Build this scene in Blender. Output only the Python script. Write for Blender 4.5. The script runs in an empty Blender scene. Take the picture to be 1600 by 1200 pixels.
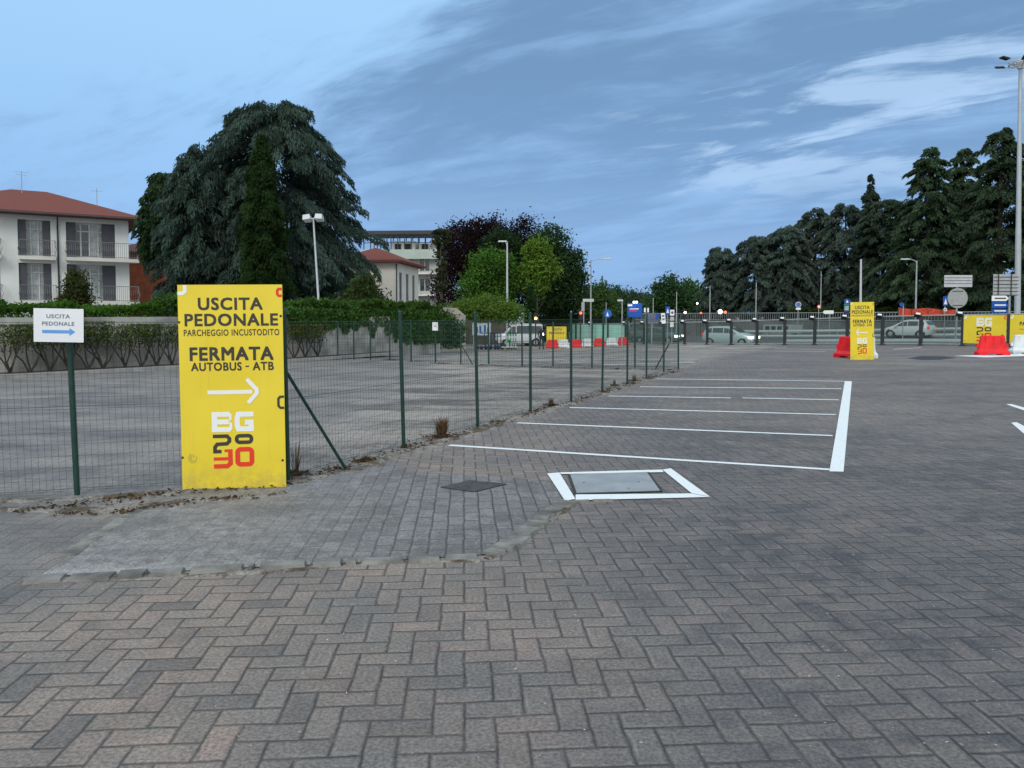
import bpy, math, random
import numpy as np
from mathutils import Vector, Matrix
R = math.radians
scene = bpy.context.scene
COL = scene.collection
random.seed(7)

# ------------------------------------------------------------------ camera
F = 1200.0; HC = 1.6; PITCH = R(2.5); HOR = 495.0
PPY = HOR + F * math.tan(PITCH)                    # principal point row in the 1600x1200 frame
cam_d = bpy.data.cameras.new('camera'); cam = bpy.data.objects.new('camera', cam_d); COL.objects.link(cam)
cam.location = (0, 0, HC); cam.rotation_euler = (R(90) - PITCH, 0, 0)
cam_d.sensor_width = 36; cam_d.lens = 36 * F / 1600; cam_d.shift_y = -(600 - PPY) / 1600
cam_d.clip_end = 3000; cam_d.clip_start = 0.05
scene.camera = cam
scene.render.resolution_x = 1024; scene.render.resolution_y = 768
scene.view_settings.view_transform = 'Standard'; scene.view_settings.look = 'None'
scene.view_settings.exposure = 0.3; scene.view_settings.gamma = 1.0

# ------------------------------------------------------------------ node helper
class NT:
    def __init__(s, tree):
        s.t = tree
    def n(s, typ, **kw):
        nd = s.t.nodes.new(typ)
        for k, v in kw.items(): setattr(nd, k, v)
        return nd
    def put(s, sock, v):
        if isinstance(v, bpy.types.NodeSocket): s.t.links.new(v, sock)
        elif v is not None: sock.default_value = v
    def m(s, op, a, b=None, c=None, clamp=False):
        nd = s.n('ShaderNodeMath', operation=op, use_clamp=clamp)
        for i, v in enumerate((a, b, c)): s.put(nd.inputs[i], v)
        return nd.outputs[0]
    def mix(s, f, a, b, blend='MIX'):
        nd = s.n('ShaderNodeMix', data_type='RGBA', blend_type=blend)
        s.put(nd.inputs['Factor'], f)
        s.put(nd.inputs[6], (*a, 1) if isinstance(a, tuple) and len(a) == 3 else a)
        s.put(nd.inputs[7], (*b, 1) if isinstance(b, tuple) and len(b) == 3 else b)
        return nd.outputs[2]
    def noise(s, vec, scale, detail=4, rough=.55, out=0, dist=0.0):
        nd = s.n('ShaderNodeTexNoise'); s.put(nd.inputs['Vector'], vec)
        nd.inputs['Scale'].default_value = scale; nd.inputs['Detail'].default_value = detail
        nd.inputs['Roughness'].default_value = rough; nd.inputs['Distortion'].default_value = dist
        return nd.outputs[out]
    def smooth(s, v, a, b):
        nd = s.n('ShaderNodeMapRange', interpolation_type='SMOOTHSTEP')
        s.put(nd.inputs[0], v); nd.inputs[1].default_value = a; nd.inputs[2].default_value = b
        return nd.outputs[0]
    def vec(s, x, y, z=0.0):
        nd = s.n('ShaderNodeCombineXYZ')
        for i, v in enumerate((x, y, z)): s.put(nd.inputs[i], v)
        return nd.outputs[0]
    def sep(s, v):
        nd = s.n('ShaderNodeSeparateXYZ'); s.put(nd.inputs[0], v); return nd.outputs

# ------------------------------------------------------------------ world: dusk sky with streaks of cloud
SUN_EL, SUN_AZ = R(38), R(200)
w = bpy.data.worlds.new('World'); scene.world = w; w.use_nodes = True
wt = w.node_tree; wt.nodes.clear(); q = NT(wt)
sky = q.n('ShaderNodeTexSky', sky_type='NISHITA'); sky.sun_disc = False
sky.sun_elevation = SUN_EL; sky.sun_rotation = SUN_AZ
d = q.n('ShaderNodeTexCoord').outputs['Generated']
dx, dy, dz = q.sep(d)
hz = q.m('MAXIMUM', dz, 0.0)
den = q.m('ADD', hz, 0.16)
pu = q.m('DIVIDE', dx, den); pv = q.m('DIVIDE', dy, den)
ca, sa = math.cos(R(145)), math.sin(R(145))       # along the streaks
su = q.m('ADD', q.m('MULTIPLY', pu, ca), q.m('MULTIPLY', pv, sa))
sv = q.m('ADD', q.m('MULTIPLY', pu, -sa), q.m('MULTIPLY', pv, ca))
P1 = q.vec(q.m('MULTIPLY', su, .42), sv, 3.1)
warp = q.noise(P1, 1.1, 4)
wv = q.m('SUBTRACT', warp, .5)
P2 = q.vec(q.m('ADD', q.m('MULTIPLY', su, .42), q.m('MULTIPLY', wv, .9)), q.m('ADD', sv, q.m('MULTIPLY', wv, .9)), 1.7)
n1 = q.noise(P2, .95, 9, .60, dist=.3)                     # big banks
n2 = q.noise(q.vec(q.m('MULTIPLY', su, .55), q.m('ADD', q.m('MULTIPLY', sv, 1.5), wv), 9.0), 2.2, 8, .62)   # ripples
n3 = q.noise(q.vec(q.m('MULTIPLY', su, .8), q.m('MULTIPLY', sv, 1.6), 4.0), 5.5, 6, .6)
az = q.m('ARCTAN2', dx, dy)
tex = q.m('ADD', q.m('ADD', q.m('MULTIPLY', n1, .58), q.m('MULTIPLY', n2, .30)), q.m('MULTIPLY', n3, .12))
bias = q.m('ADD', q.m('MULTIPLY', q.smooth(az, -.42, .10), .17), q.m('MULTIPLY', q.smooth(dz, .42, .12), .14))
bias = q.m('ADD', bias, q.m('MULTIPLY', q.m('MULTIPLY', q.smooth(az, -.30, .0), q.smooth(dz, .05, .12)), .03))
cov = q.m('ADD', tex, q.m('SUBTRACT', bias, .16))
cov = q.m('ADD', cov, q.m('MULTIPLY', q.smooth(dz, .34, .16), .03))
cm = q.smooth(cov, .39, .58)
clear = q.mix(q.smooth(dz, 0.0, .42), (.21, .40, .71), (.33, .575, .85))
clear = q.mix(.12, clear, q.mix(1.0, sky.outputs[0], (.12, .12, .12), 'MULTIPLY'))
lightc = q.mix(q.smooth(dz, 0, .35), (.235, .40, .665), (.25, .42, .67))
darkc = q.mix(q.smooth(dz, 0, .35), (.185, .335, .58), (.142, .262, .445))
cloud = q.mix(q.smooth(q.m('ADD', q.m('MULTIPLY', n1, .5), q.m('MULTIPLY', n2, .5)), .42, .58), lightc, darkc)
base = q.mix(cm, clear, cloud)
# brighter torn streaks to the right
st = q.noise(q.vec(q.m('ADD', q.m('MULTIPLY', su, .34), wv), q.m('ADD', sv, wv), 21.0), 2.0, 9, .60)
sr = q.m('ADD', st, q.m('MULTIPLY', q.m('SUBTRACT', n3, .5), .2))
streak = q.m('MULTIPLY', q.smooth(sr, .50, .60), q.m('MULTIPLY', q.smooth(az, -.02, .30), q.smooth(dz, .10, .20)))
base = q.mix(q.m('MULTIPLY', streak, .74), base, (.41, .58, .80))
base = q.mix(q.m('MULTIPLY', q.smooth(n2, .45, .65), q.m('MULTIPLY', q.smooth(dz, .24, .03), .75)), base, (.27, .41, .64))
# unseen sky behind the camera and overhead: pale cloud added as neutral fill light
over = q.m('MAXIMUM', q.smooth(dy, .25, -.35), q.smooth(dz, .55, .85))
base = q.mix(over, base, (.74, .79, .80))
below = q.mix(q.smooth(dz, -.02, 0.0), (.10, .11, .13), base)
bg = q.n('ShaderNodeBackground'); q.put(bg.inputs[0], below); bg.inputs[1].default_value = 1.0
wo = q.n('ShaderNodeOutputWorld'); wt.links.new(bg.outputs[0], wo.inputs[0])

sun_d = bpy.data.lights.new('sun', 'SUN'); sun = bpy.data.objects.new('sun', sun_d); COL.objects.link(sun)
sun_d.energy = 1.25; sun_d.angle = R(25); sun_d.color = (1, .955, .88)
sdir = Vector((math.sin(SUN_AZ) * math.cos(SUN_EL), math.cos(SUN_AZ) * math.cos(SUN_EL), math.sin(SUN_EL)))
sun.rotation_euler = sdir.to_track_quat('Z', 'Y').to_euler()

# ------------------------------------------------------------------ pixel <-> place helpers (measurements of the photo)
def ray(px, py):
    v = Vector(((px - 800) / F, -(py - PPY) / F, -1))
    return Matrix.Rotation(R(90) - PITCH, 3, 'X') @ v
def at(px, py, Y):
    d = ray(px, py); return Vector((0, 0, HC)) + d * (Y / d.y)
def sst(a, b, v):
    t = min(1, max(0, (v - a) / (b - a))); return t * t * (3 - 2 * t)
# glass barrier line (n-th post)
GY0, GA, GB, GX0 = 63.0, .0208 * 63, .0331 * 63, .225 * 63
def gl_xy(n): return (GX0 + GA * n, GY0 - GB * n)
GL_D = Vector((GA, -GB)).normalized(); GL_N = Vector((GB, GA)).normalized()   # normal points away from the camera
def beyond(x, y): return (x - GX0) * GL_N.x + (y - GY0) * GL_N.y
def gz(x, y):
    z = -.9 * sst(26, 60, y) * (1 - sst(4, 34, x))
    z -= .26 * sst(1, 4, beyond(x, y)) * (1 - sst(20, 34, x))
    return z
def G(px, py):
    d = ray(px, py); o = Vector((0, 0, HC)); t = 1.0
    p = o + d * (HC / -d.z)
    for _ in range(25):
        z = gz(p.x, p.y); p = o + d * ((HC - z) / -d.z)
    return p

# ------------------------------------------------------------------ mesh builder
class MB:
    def __init__(s): s.v = []; s.f = []
    def add(s, vs, fs):
        o = len(s.v); s.v += [tuple(v) for v in vs]; s.f += [tuple(i + o for i in f) for f in fs]; return s
    def box(s, c, sz, M=None, taper=1.0):
        hx, hy, hz = (a / 2 for a in sz); vs = []
        for z in (-hz, hz):
            k = taper if z > 0 else 1
            for x, y in ((-hx, -hy), (hx, -hy), (hx, hy), (-hx, hy)): vs.append(Vector((x * k, y * k, z)))
        if M: vs = [M @ v for v in vs]
        c = Vector(c)
        return s.add([v + c for v in vs], [(3, 2, 1, 0), (4, 5, 6, 7), (0, 1, 5, 4), (1, 2, 6, 5), (2, 3, 7, 6), (3, 0, 4, 7)])
    def bbox(s, x0, x1, y0, y1, z0, z1):
        return s.box(((x0 + x1) / 2, (y0 + y1) / 2, (z0 + z1) / 2), (x1 - x0, y1 - y0, z1 - z0))
    def cyl(s, p0, p1, r0, r1=None, n=8, caps=True):
        r1 = r0 if r1 is None else r1; p0 = Vector(p0); p1 = Vector(p1); ax = (p1 - p0)
        if ax.length < 1e-6: return s
        ax.normalize(); a = ax.orthogonal().normalized(); b = ax.cross(a)
        vs = []
        for p, r in ((p0, r0), (p1, r1)):
            for k in range(n):
                t = 2 * math.pi * k / n; vs.append(p + (a * math.cos(t) + b * math.sin(t)) * r)
        fs = [(k, (k + 1) % n, n + (k + 1) % n, n + k) for k in range(n)]
        if caps: fs += [tuple(range(n - 1, -1, -1)), tuple(range(n, 2 * n))]
        return s.add(vs, fs)
    def tube(s, pts, r, n=8):
        rs = r if isinstance(r, (list, tuple)) else [r] * len(pts)
        pts = [Vector(p) for p in pts]; vs = []; fs = []
        a = (pts[1] - pts[0]).orthogonal().normalized()
        for i, p in enumerate(pts):
            t = (pts[min(i + 1, len(pts) - 1)] - pts[max(i - 1, 0)]).normalized()
            a = (a - t * a.dot(t)).normalized(); b = t.cross(a)
            for k in range(n):
                th = 2 * math.pi * k / n; vs.append(p + (a * math.cos(th) + b * math.sin(th)) * rs[i])
        for i in range(len(pts) - 1):
            for k in range(n): fs.append((i * n + k, i * n + (k + 1) % n, (i + 1) * n + (k + 1) % n, (i + 1) * n + k))
        fs += [tuple(range(n - 1, -1, -1)), tuple(range((len(pts) - 1) * n, len(pts) * n))]
        return s.add(vs, fs)
    def prism(s, poly, y0, y1):       # poly in x,z extruded along y
        n = len(poly); vs = [(x, y0, z) for x, z in poly] + [(x, y1, z) for x, z in poly]
        return s.add(vs, [tuple(range(n)), tuple(range(2 * n - 1, n - 1, -1))] + [(k, k + n, (k + 1) % n + n, (k + 1) % n) for k in range(n)])
    def ribbon(s, pts, wd, y0, y1, closed=False):   # mitred stroke in the x,z plane
        n = len(pts); L = []; Rr = []
        P = [Vector((p[0], p[1])) for p in pts]
        for i in range(n):
            if closed: a, b = P[i - 1], P[(i + 1) % n]; d0 = (P[i] - a).normalized(); d1 = (b - P[i]).normalized()
            else:
                d0 = (P[i] - P[i - 1]).normalized() if i > 0 else (P[1] - P[0]).normalized()
                d1 = (P[i + 1] - P[i]).normalized() if i < n - 1 else d0
            t = (d0 + d1).normalized(); nn = Vector((-t.y, t.x)); c = max(.4, nn.dot(Vector((-d0.y, d0.x))))
            L.append(P[i] + nn * wd / 2 / c); Rr.append(P[i] - nn * wd / 2 / c)
        for i in range(n if closed else n - 1):
            j = (i + 1) % n
            s.prism([L[i], Rr[i], Rr[j], L[j]], y0, y1)
        return s
    def build(s, name, mat, parent=None, smooth=False, world=False):
        me = bpy.data.meshes.new(name)
        vs = s.v
        if world and parent is not None:
            Mi = root_matrix(parent).inverted(); vs = [Mi @ Vector(v) for v in vs]
        me.from_pydata([tuple(v) for v in vs], [], s.f); me.update()
        if mat: me.materials.append(mat)
        if smooth:
            me.polygons.foreach_set('use_smooth', [True] * len(me.polygons)); me.set_sharp_from_angle(angle=R(40))
        o = bpy.data.objects.new(name, me); COL.objects.link(o)
        if parent is not None: o.parent = parent
        return o
def root_matrix(o):
    M = Matrix.LocRotScale(o.location, o.rotation_euler, o.scale)
    return root_matrix(o.parent) @ M if o.parent else M
def tag(o, label=None, cat=None, group=None, kind=None):
    if label: o['label'] = label
    if cat: o['category'] = cat
    if group: o['group'] = group
    if kind: o['kind'] = kind
    return o
def thing(name, label, cat, loc=(0, 0, 0), rz=0, group=None, lean=(0, 0)):
    o = bpy.data.objects.new(name, None); o.empty_display_size = .2; COL.objects.link(o)
    o.location = loc; o.rotation_euler = (lean[0], lean[1], rz)
    return tag(o, label, cat, group)
def dup(root, loc, rz, label, group=None, lean=None, scale=None):
    r = root.copy(); COL.objects.link(r); r.location = loc
    r.rotation_euler = (lean[0] if lean else 0, lean[1] if lean else 0, rz)
    if scale: r.scale = scale
    r['label'] = label
    if group: r['group'] = group
    for ch in list(root.children):
        c = ch.copy(); COL.objects.link(c); c.parent = r
        for g in list(ch.children):
            e = g.copy(); COL.objects.link(e); e.parent = c
    return r

# ------------------------------------------------------------------ materials
MATS = {}
def mat(name, col, rough=.7, metal=0, noise=.12, scale=6, emit=None, bump=0.0, spec=.4):
    if name in MATS: return MATS[name]
    m = bpy.data.materials.new(name); m.use_nodes = True; t = NT(m.node_tree)
    b = m.node_tree.nodes['Principled BSDF']
    co = t.n('ShaderNodeTexCoord').outputs['Object']
    nz = t.noise(co, scale, 5, .6)
    if noise > 0:
        lo = tuple(c * (1 - noise) for c in col); hi = tuple(min(1, c * (1 + noise)) for c in col)
        t.put(b.inputs['Base Color'], t.mix(t.smooth(nz, .3, .7), lo, hi))
    else: b.inputs['Base Color'].default_value = (*col, 1)
    b.inputs['Roughness'].default_value = rough; b.inputs['Metallic'].default_value = metal
    b.inputs['Specular IOR Level'].default_value = spec
    if emit: b.inputs['Emission Color'].default_value = (*emit[:3], 1); b.inputs['Emission Strength'].default_value = emit[3]
    if bump:
        bp = t.n('ShaderNodeBump'); bp.inputs['Strength'].default_value = bump; bp.inputs['Distance'].default_value = .02
        t.put(bp.inputs['Height'], t.noise(co, scale * 4, 5)); t.put(b.inputs['Normal'], bp.outputs[0])
    MATS[name] = m; return m

def leafmat(name, trans=.32):
    if name in MATS: return MATS[name]
    m = bpy.data.materials.new(name); m.use_nodes = True; nt = m.node_tree; nt.nodes.clear(); t = NT(nt)
    at_ = t.n('ShaderNodeAttribute', attribute_name='leafcol')
    df = t.n('ShaderNodeBsdfDiffuse'); tr = t.n('ShaderNodeBsdfTranslucent')
    t.put(df.inputs[0], at_.outputs['Color']); t.put(tr.inputs[0], at_.outputs['Color'])
    mx = t.n('ShaderNodeMixShader'); mx.inputs[0].default_value = trans
    nt.links.new(df.outputs[0], mx.inputs[1]); nt.links.new(tr.outputs[0], mx.inputs[2])
    o = t.n('ShaderNodeOutputMaterial'); nt.links.new(mx.outputs[0], o.inputs[0])
    MATS[name] = m; return m
LEAF = leafmat('foliage')

def paving(name, kind):
    m = bpy.data.materials.new(name); m.use_nodes = True; nt = m.node_tree; t = NT(nt)
    b = nt.nodes['Principled BSDF']
    co = t.n('ShaderNodeTexCoord').outputs['Object']
    X, Y, Z = t.sep(co)
    og = G(725, 1035); mod = .123; th = math.atan(.0625)
    c, s_ = math.cos(th), math.sin(th)
    wn = t.noise(co, 3.5, 4, .6, out=1); wx, wy, wz = t.sep(wn)
    rx = t.m('SUBTRACT', X, og.x); ry = t.m('SUBTRACT', Y, og.y)
    u = t.m('ADD', t.m('MULTIPLY', rx, c / mod), t.m('MULTIPLY', ry, s_ / mod))
    v = t.m('ADD', t.m('MULTIPLY', rx, -s_ / mod), t.m('MULTIPLY', ry, c / mod))
    u = t.m('ADD', u, t.m('MULTIPLY', t.m('SUBTRACT', wx, .5), .25)); v = t.m('ADD', v, t.m('MULTIPLY', t.m('SUBTRACT', wy, .5), .25))
    if kind == 'herring':
        i = t.m('FLOOR', u); j = t.m('FLOOR', v); fu = t.m('SUBTRACT', u, i); fv = t.m('SUBTRACT', v, j)
        k = t.m('FLOORED_MODULO', t.m('ADD', i, j), 4.0)
        e = [t.m('COMPARE', k, float(a), .1) for a in range(4)]
        dl = t.m('ADD', fu, t.m('MULTIPLY', e[1], 2.0)); dr = t.m('ADD', t.m('SUBTRACT', 1.0, fu), t.m('MULTIPLY', e[0], 2.0))
        db = t.m('ADD', fv, t.m('MULTIPLY', e[3], 2.0)); dt = t.m('ADD', t.m('SUBTRACT', 1.0, fv), t.m('MULTIPLY', e[2], 2.0))
        dist = t.m('MINIMUM', t.m('MINIMUM', dl, dr), t.m('MINIMUM', db, dt))
        idv = t.vec(t.m('SUBTRACT', i, e[1]), t.m('SUBTRACT', j, e[3]), 0.0)
    else:
        i = t.m('FLOOR', u); fu = t.m('SUBTRACT', u, i)
        v2 = t.m('ADD', t.m('MULTIPLY', v, .5), t.m('MULTIPLY', t.m('FLOORED_MODULO', i, 2.0), .5))
        j = t.m('FLOOR', v2); fv = t.m('SUBTRACT', v2, j)
        dist = t.m('MINIMUM', t.m('MINIMUM', fu, t.m('SUBTRACT', 1.0, fu)), t.m('MULTIPLY', t.m('MINIMUM', fv, t.m('SUBTRACT', 1.0, fv)), 2.0))
        idv = t.vec(i, j, 0.0)
    wn2 = t.n('ShaderNodeTexWhiteNoise', noise_dimensions='2D'); t.put(wn2.inputs['Vector'], idv)
    rnd = wn2.outputs[0]; r1, r2, r3 = t.sep(wn2.outputs[1])
    fine = t.noise(co, 60, 4, .7); mid = t.noise(co, 9, 4, .6)
    big = t.noise(t.vec(t.m('MULTIPLY', X, .45), Y, 0.0), .55, 5, .6); big2 = t.noise(co, 1.3, 5, .62)
    edge = t.m('ADD', dist, t.m('MULTIPLY', t.m('SUBTRACT', mid, .5), .10))
    joint = t.m('SUBTRACT', 1.0, t.smooth(edge, .005, .095))
    if kind == 'herring':
        base = t.mix(rnd, (.140, .134, .130), (.178, .167, .161))
        base = t.mix(t.smooth(t.noise(co, .8, 3), .35, .68), base, t.mix(1.0, base, (1.24, 1.18, 1.12), 'MULTIPLY'))
        base = t.mix(t.m('MULTIPLY', t.m('MULTIPLY', t.smooth(r2, .84, .90), .6), t.smooth(X, 1.2, -2.0)), base, (.09, .09, .094))
        base = t.mix(t.m('MULTIPLY', t.m('MULTIPLY', t.smooth(r3, .6, .9), .75), t.smooth(big2, .42, .62)), base, (.25, .205, .188))
    else:
        base = t.mix(rnd, (.150, .148, .152), (.205, .20, .205))
        base = t.mix(t.m('MULTIPLY', t.smooth(r2, .88, .93), .7), base, (.13, .135, .145))
    # oil and tyre stains, darker to the right; pale worn dust
    stain = t.smooth(t.m('ADD', t.m('ADD', big, t.m('MULTIPLY', t.m('SUBTRACT', rnd, .5), .10)), t.m('MULTIPLY', t.m('SUBTRACT', t.noise(co, 3.4, 9, .75), .5), 1.2)), .38, .66)
    if kind == 'herring':
        stain = t.m('MULTIPLY', stain, t.m('ADD', .24, t.m('MULTIPLY', t.smooth(X, -1.2, 2.2), .30)))
        stain = t.m('ADD', stain, t.m('MULTIPLY', t.m('MULTIPLY', t.smooth(t.m('ADD', X, t.m('MULTIPLY', t.m('SUBTRACT', big2, .5), 2.5)), -.1, 2.2), t.smooth(Y, 14, 3.5)), .50), clamp=True)
        base = t.mix(t.m('MULTIPLY', t.smooth(t.m('ADD', X, t.m('MULTIPLY', t.m('SUBTRACT', big2, .5), 3.0)), 1.4, -1.0), t.smooth(t.noise(co, 1.7, 6, .65), .38, .6)), base, t.mix(1.0, base, (1.30, 1.20, 1.13), 'MULTIPLY'))
        base = t.mix(stain, base, (.064, .066, .075))
        lane = t.noise(t.vec(t.m('MULTIPLY', X, .12), Y, 4.0), .8, 5, .65)
        base = t.mix(t.m('MULTIPLY', t.smooth(lane, .5, .68), t.m('MULTIPLY', t.smooth(Y, 9, 17), .55)), base, (.26, .245, .25))
        # the yard beyond the fence: worn, almost jointless grey
        fl = t.m('SUBTRACT', t.m('MULTIPLY', t.m('ADD', Y, -7.5), .399), t.m('MULTIPLY', t.m('ADD', X, 2.2), .917))
        fl2 = t.m('SUBTRACT', Y, t.m('ADD', 7.5, t.m('MULTIPLY', t.m('ADD', X, 2.2), .28)))
        yard = t.m('MULTIPLY', t.smooth(fl, 0, .25), t.smooth(fl2, 0, .25))
        yc = t.mix(t.smooth(t.noise(t.vec(t.m('MULTIPLY', X, .35), Y, 2.0), .9, 9, .72), .40, .60), (.085, .078, .073), (.37, .335, .30))
        yc = t.mix(t.m('MULTIPLY', t.smooth(t.noise(t.vec(t.m('MULTIPLY', X, .8), t.m('MULTIPLY', Y, 1.6), 7.0), 1.1, 8, .7), .52, .62), .55), yc, (.36, .34, .33))
        base = t.mix(t.m('MULTIPLY', yard, .82), base, yc)
        dust = t.m('MULTIPLY', t.smooth(t.m('ABSOLUTE', fl), .8, .05), t.smooth(fl2, -.1, .2))
        dust2 = t.m('MULTIPLY', t.smooth(t.m('ABSOLUTE', t.m('ADD', fl2, .3)), 1.1, .1), t.smooth(fl, -.2, .1))
        dm = t.m('MULTIPLY', t.m('MAXIMUM', dust, dust2), t.smooth(big2, .35, .6))
        base = t.mix(t.m('MULTIPLY', dm, .8), base, t.mix(t.smooth(mid, .4, .6), (.34, .325, .305), (.17, .145, .12)))
        left = t.m('MULTIPLY', t.smooth(t.m('ADD', X, t.m('MULTIPLY', t.m('SUBTRACT', big2, .5), 1.6)), -1.9, -3.4), t.smooth(Y, 3.0, 4.9))
        base = t.mix(t.m('MULTIPLY', left, .6), base, t.mix(t.smooth(big2, .35, .65), (.10, .108, .118), (.20, .20, .20)))
        joint = t.m('MULTIPLY', joint, t.m('SUBTRACT', 1.0, t.m('MAXIMUM', t.m('MULTIPLY', yard, .6), t.m('MAXIMUM', t.m('MULTIPLY', dm, .7), t.m('MULTIPLY', left, .6)))))
    else:
        fade = t.m('MULTIPLY', t.smooth(t.m('ADD', X, t.m('MULTIPLY', big2, 1.8)), .4, -1.2), .9)
        base = t.mix(t.m('MULTIPLY', fade, .75), base, t.mix(t.smooth(big2, .32, .66), (.115, .117, .125), (.33, .335, .34)))
        joint = t.m('MULTIPLY', joint, t.m('SUBTRACT', 1.0, fade))
        base = t.mix(t.m('MULTIPLY', t.smooth(t.m('ADD', big2, t.m('MULTIPLY', t.m('SUBTRACT', mid, .5), .5)), .46, .62), .55), base, (.105, .10, .102))
    if kind == 'run':     # pale dust lying along the kerb
        kd = t.m('ABSOLUTE', t.m('SUBTRACT', v, 10.9))
        base = t.mix(t.m('MULTIPLY', t.m('MULTIPLY', t.smooth(kd, 2.2, .3), t.smooth(big2, .38, .55)), .6), base, (.36, .37, .375))
    base = t.mix(t.m('MULTIPLY', t.smooth(mid, .35, .75), .3), base, t.mix(1.0, base, (.55, .55, .57), 'MULTIPLY'))
    base = t.mix(t.smooth(fine, .30, .70), t.mix(1.0, base, (.62, .62, .62), 'MULTIPLY'), t.mix(1.0, base, (1.42, 1.42, 1.42), 'MULTIPLY'))
    grit = t.noise(co, 38, 2, .5)
    base = t.mix(t.m('MULTIPLY', t.smooth(grit, .735, .77), .8), base, (.62, .62, .6))
    jc = t.mix(t.smooth(big2, .35, .7), (.018, .018, .020), (.052, .050, .048))
    wear = t.m('MULTIPLY', t.m('SUBTRACT', 1.0, t.smooth(t.m('ABSOLUTE', t.m('SUBTRACT', edge, .15)), .0, .07)), t.smooth(t.noise(co, 5, 6, .7), .48, .62))
    base = t.mix(t.m('MULTIPLY', wear, .32), base, (.30, .29, .275))
    base = t.mix(t.m('MULTIPLY', joint, t.m('ADD', .55, t.m('MULTIPLY', t.smooth(mid, .3, .65), .4))), base, jc)
    t.put(b.inputs['Base Color'], base)
    t.put(b.inputs['Roughness'], t.m('ADD', .62, t.m('MULTIPLY', fine, .3)))
    b.inputs['Specular IOR Level'].default_value = .45
    h = t.m('ADD', t.m('MULTIPLY', t.smooth(edge, .0, .16), 1.0), t.m('ADD', t.m('MULTIPLY', fine, .22), t.m('MULTIPLY', r1, .35)))
    bp = t.n('ShaderNodeBump'); bp.inputs['Strength'].default_value = .75; bp.inputs['Distance'].default_value = .006
    t.put(bp.inputs['Height'], h); t.put(b.inputs['Normal'], bp.outputs[0])
    return m
M_HER = paving('herringbone_paving', 'herring'); M_RUN = paving('dusty_block_paving', 'run')

def paintmat():
    m = bpy.data.materials.new('road_paint'); m.use_nodes = True; nt = m.node_tree; t = NT(nt); b = nt.nodes['Principled BSDF']
    co = t.n('ShaderNodeTexCoord').outputs['Object']
    a = t.noise(co, 14, 5, .7); f = t.noise(co, 70, 3, .7)
    c = t.mix(t.smooth(a, .62, .74), (.78, .85, .88), (.52, .55, .57))
    c = t.mix(t.m('MULTIPLY', t.smooth(t.noise(co, 5, 8, .75), .54, .68), .35), c, (.42, .44, .45))
    c = t.mix(t.smooth(f, .3, .8), c, t.mix(1.0, c, (.86, .86, .86), 'MULTIPLY'))
    t.put(b.inputs['Base Color'], c); b.inputs['Roughness'].default_value = .6
    bp = t.n('ShaderNodeBump'); bp.inputs['Strength'].default_value = .4; bp.inputs['Distance'].default_value = .004
    t.put(bp.inputs['Height'], f); t.put(b.inputs['Normal'], bp.outputs[0]); return m
M_PAINT = paintmat()
M_GREEN = mat('green_coated_steel', (.010, .044, .033), .45, 0, .25, 8)
M_WIRE = mat('green_coated_wire', (.035, .075, .065), .5, 0, .1)
M_YEL = mat('yellow_panel', (.80, .63, .03), .42, 0, .06, 1.6)
def board():
    m = bpy.data.materials.new('yellow_board'); m.use_nodes = True; nt = m.node_tree; t = NT(nt); b = nt.nodes['Principled BSDF']
    co = t.n('ShaderNodeTexCoord').outputs['Object']; x, y, z = t.sep(co)
    n = t.noise(co, 7, 8, .7); big = t.noise(co, 1.3, 4)
    c = t.mix(t.smooth(big, .3, .7), (.77, .60, .03), (.82, .65, .045))
    sp = t.m('MULTIPLY', t.smooth(z, .34, .0), t.smooth(n, .38, .62))
    c = t.mix(t.m('MULTIPLY', sp, .38), c, (.26, .21, .10))
    dr = t.noise(t.vec(t.m('MULTIPLY', x, 26), 0.0, t.m('MULTIPLY', z, 1.2)), 1.0, 5, .6)
    c = t.mix(t.m('MULTIPLY', t.smooth(dr, .56, .72), .14), c, (.35, .29, .10))
    t.put(b.inputs['Base Color'], c); t.put(b.inputs['Roughness'], t.m('ADD', .28, t.m('MULTIPLY', n, .3)))
    bp = t.n('ShaderNodeBump'); bp.inputs['Strength'].default_value = .5; bp.inputs['Distance'].default_value = .03
    t.put(bp.inputs['Height'], t.noise(co, 1.6, 2)); t.put(b.inputs['Normal'], bp.outputs[0]); return m
M_YEL = board()
M_YELW = mat('yellow_panel_edge', (.62, .5, .08), .6, 0, .05)
M_INK = mat('dark_grey_ink', (.045, .042, .035), .5, 0, .1)
M_WINK = mat('white_ink', (.82, .85, .87), .5, 0, .02)
M_RINK = mat('red_ink', (.75, .045, .02), .5, 0, .03)
M_RED = mat('red_plastic', (.72, .014, .02), .42, 0, .14, 3)
M_WPL = mat('white_plastic', (.66, .71, .74), .45, 0, .10, 3)
M_GALV = mat('galvanised_steel', (.36, .39, .42), .45, .35, .15, 4)
M_LGREY = mat('pale_painted_steel', (.50, .54, .57), .5, .1, .08, 4)
M_DSTEEL = mat('dark_grey_steel', (.045, .047, .052), .5, .2, .2, 4)
M_BLK = mat('black_plastic', (.015, .016, .018), .5, 0, .2)
M_RUB = mat('tyre_rubber', (.012, .012, .013), .8, 0, .2)
M_BLUE = mat('blue_sign_face', (.010, .085, .42), .45, 0, .05)
M_BARK = mat('bark', (.075, .06, .048), .9, 0, .35, 9, bump=.6)
M_CONC = mat('weathered_concrete', (.22, .22, .215), .85, 0, .35, 1.2, bump=.4)
M_CONCD = mat('dark_concrete', (.13, .135, .13), .85, 0, .3, .6, bump=.3)
M_ASPH = mat('asphalt', (.085, .086, .09), .85, 0, .25, 2, bump=.3)
M_CREAM = mat('cream_render', (.62, .61, .57), .85, 0, .08, .7)
M_WHITEW = mat('white_render', (.72, .75, .74), .85, 0, .07, .5)
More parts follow.
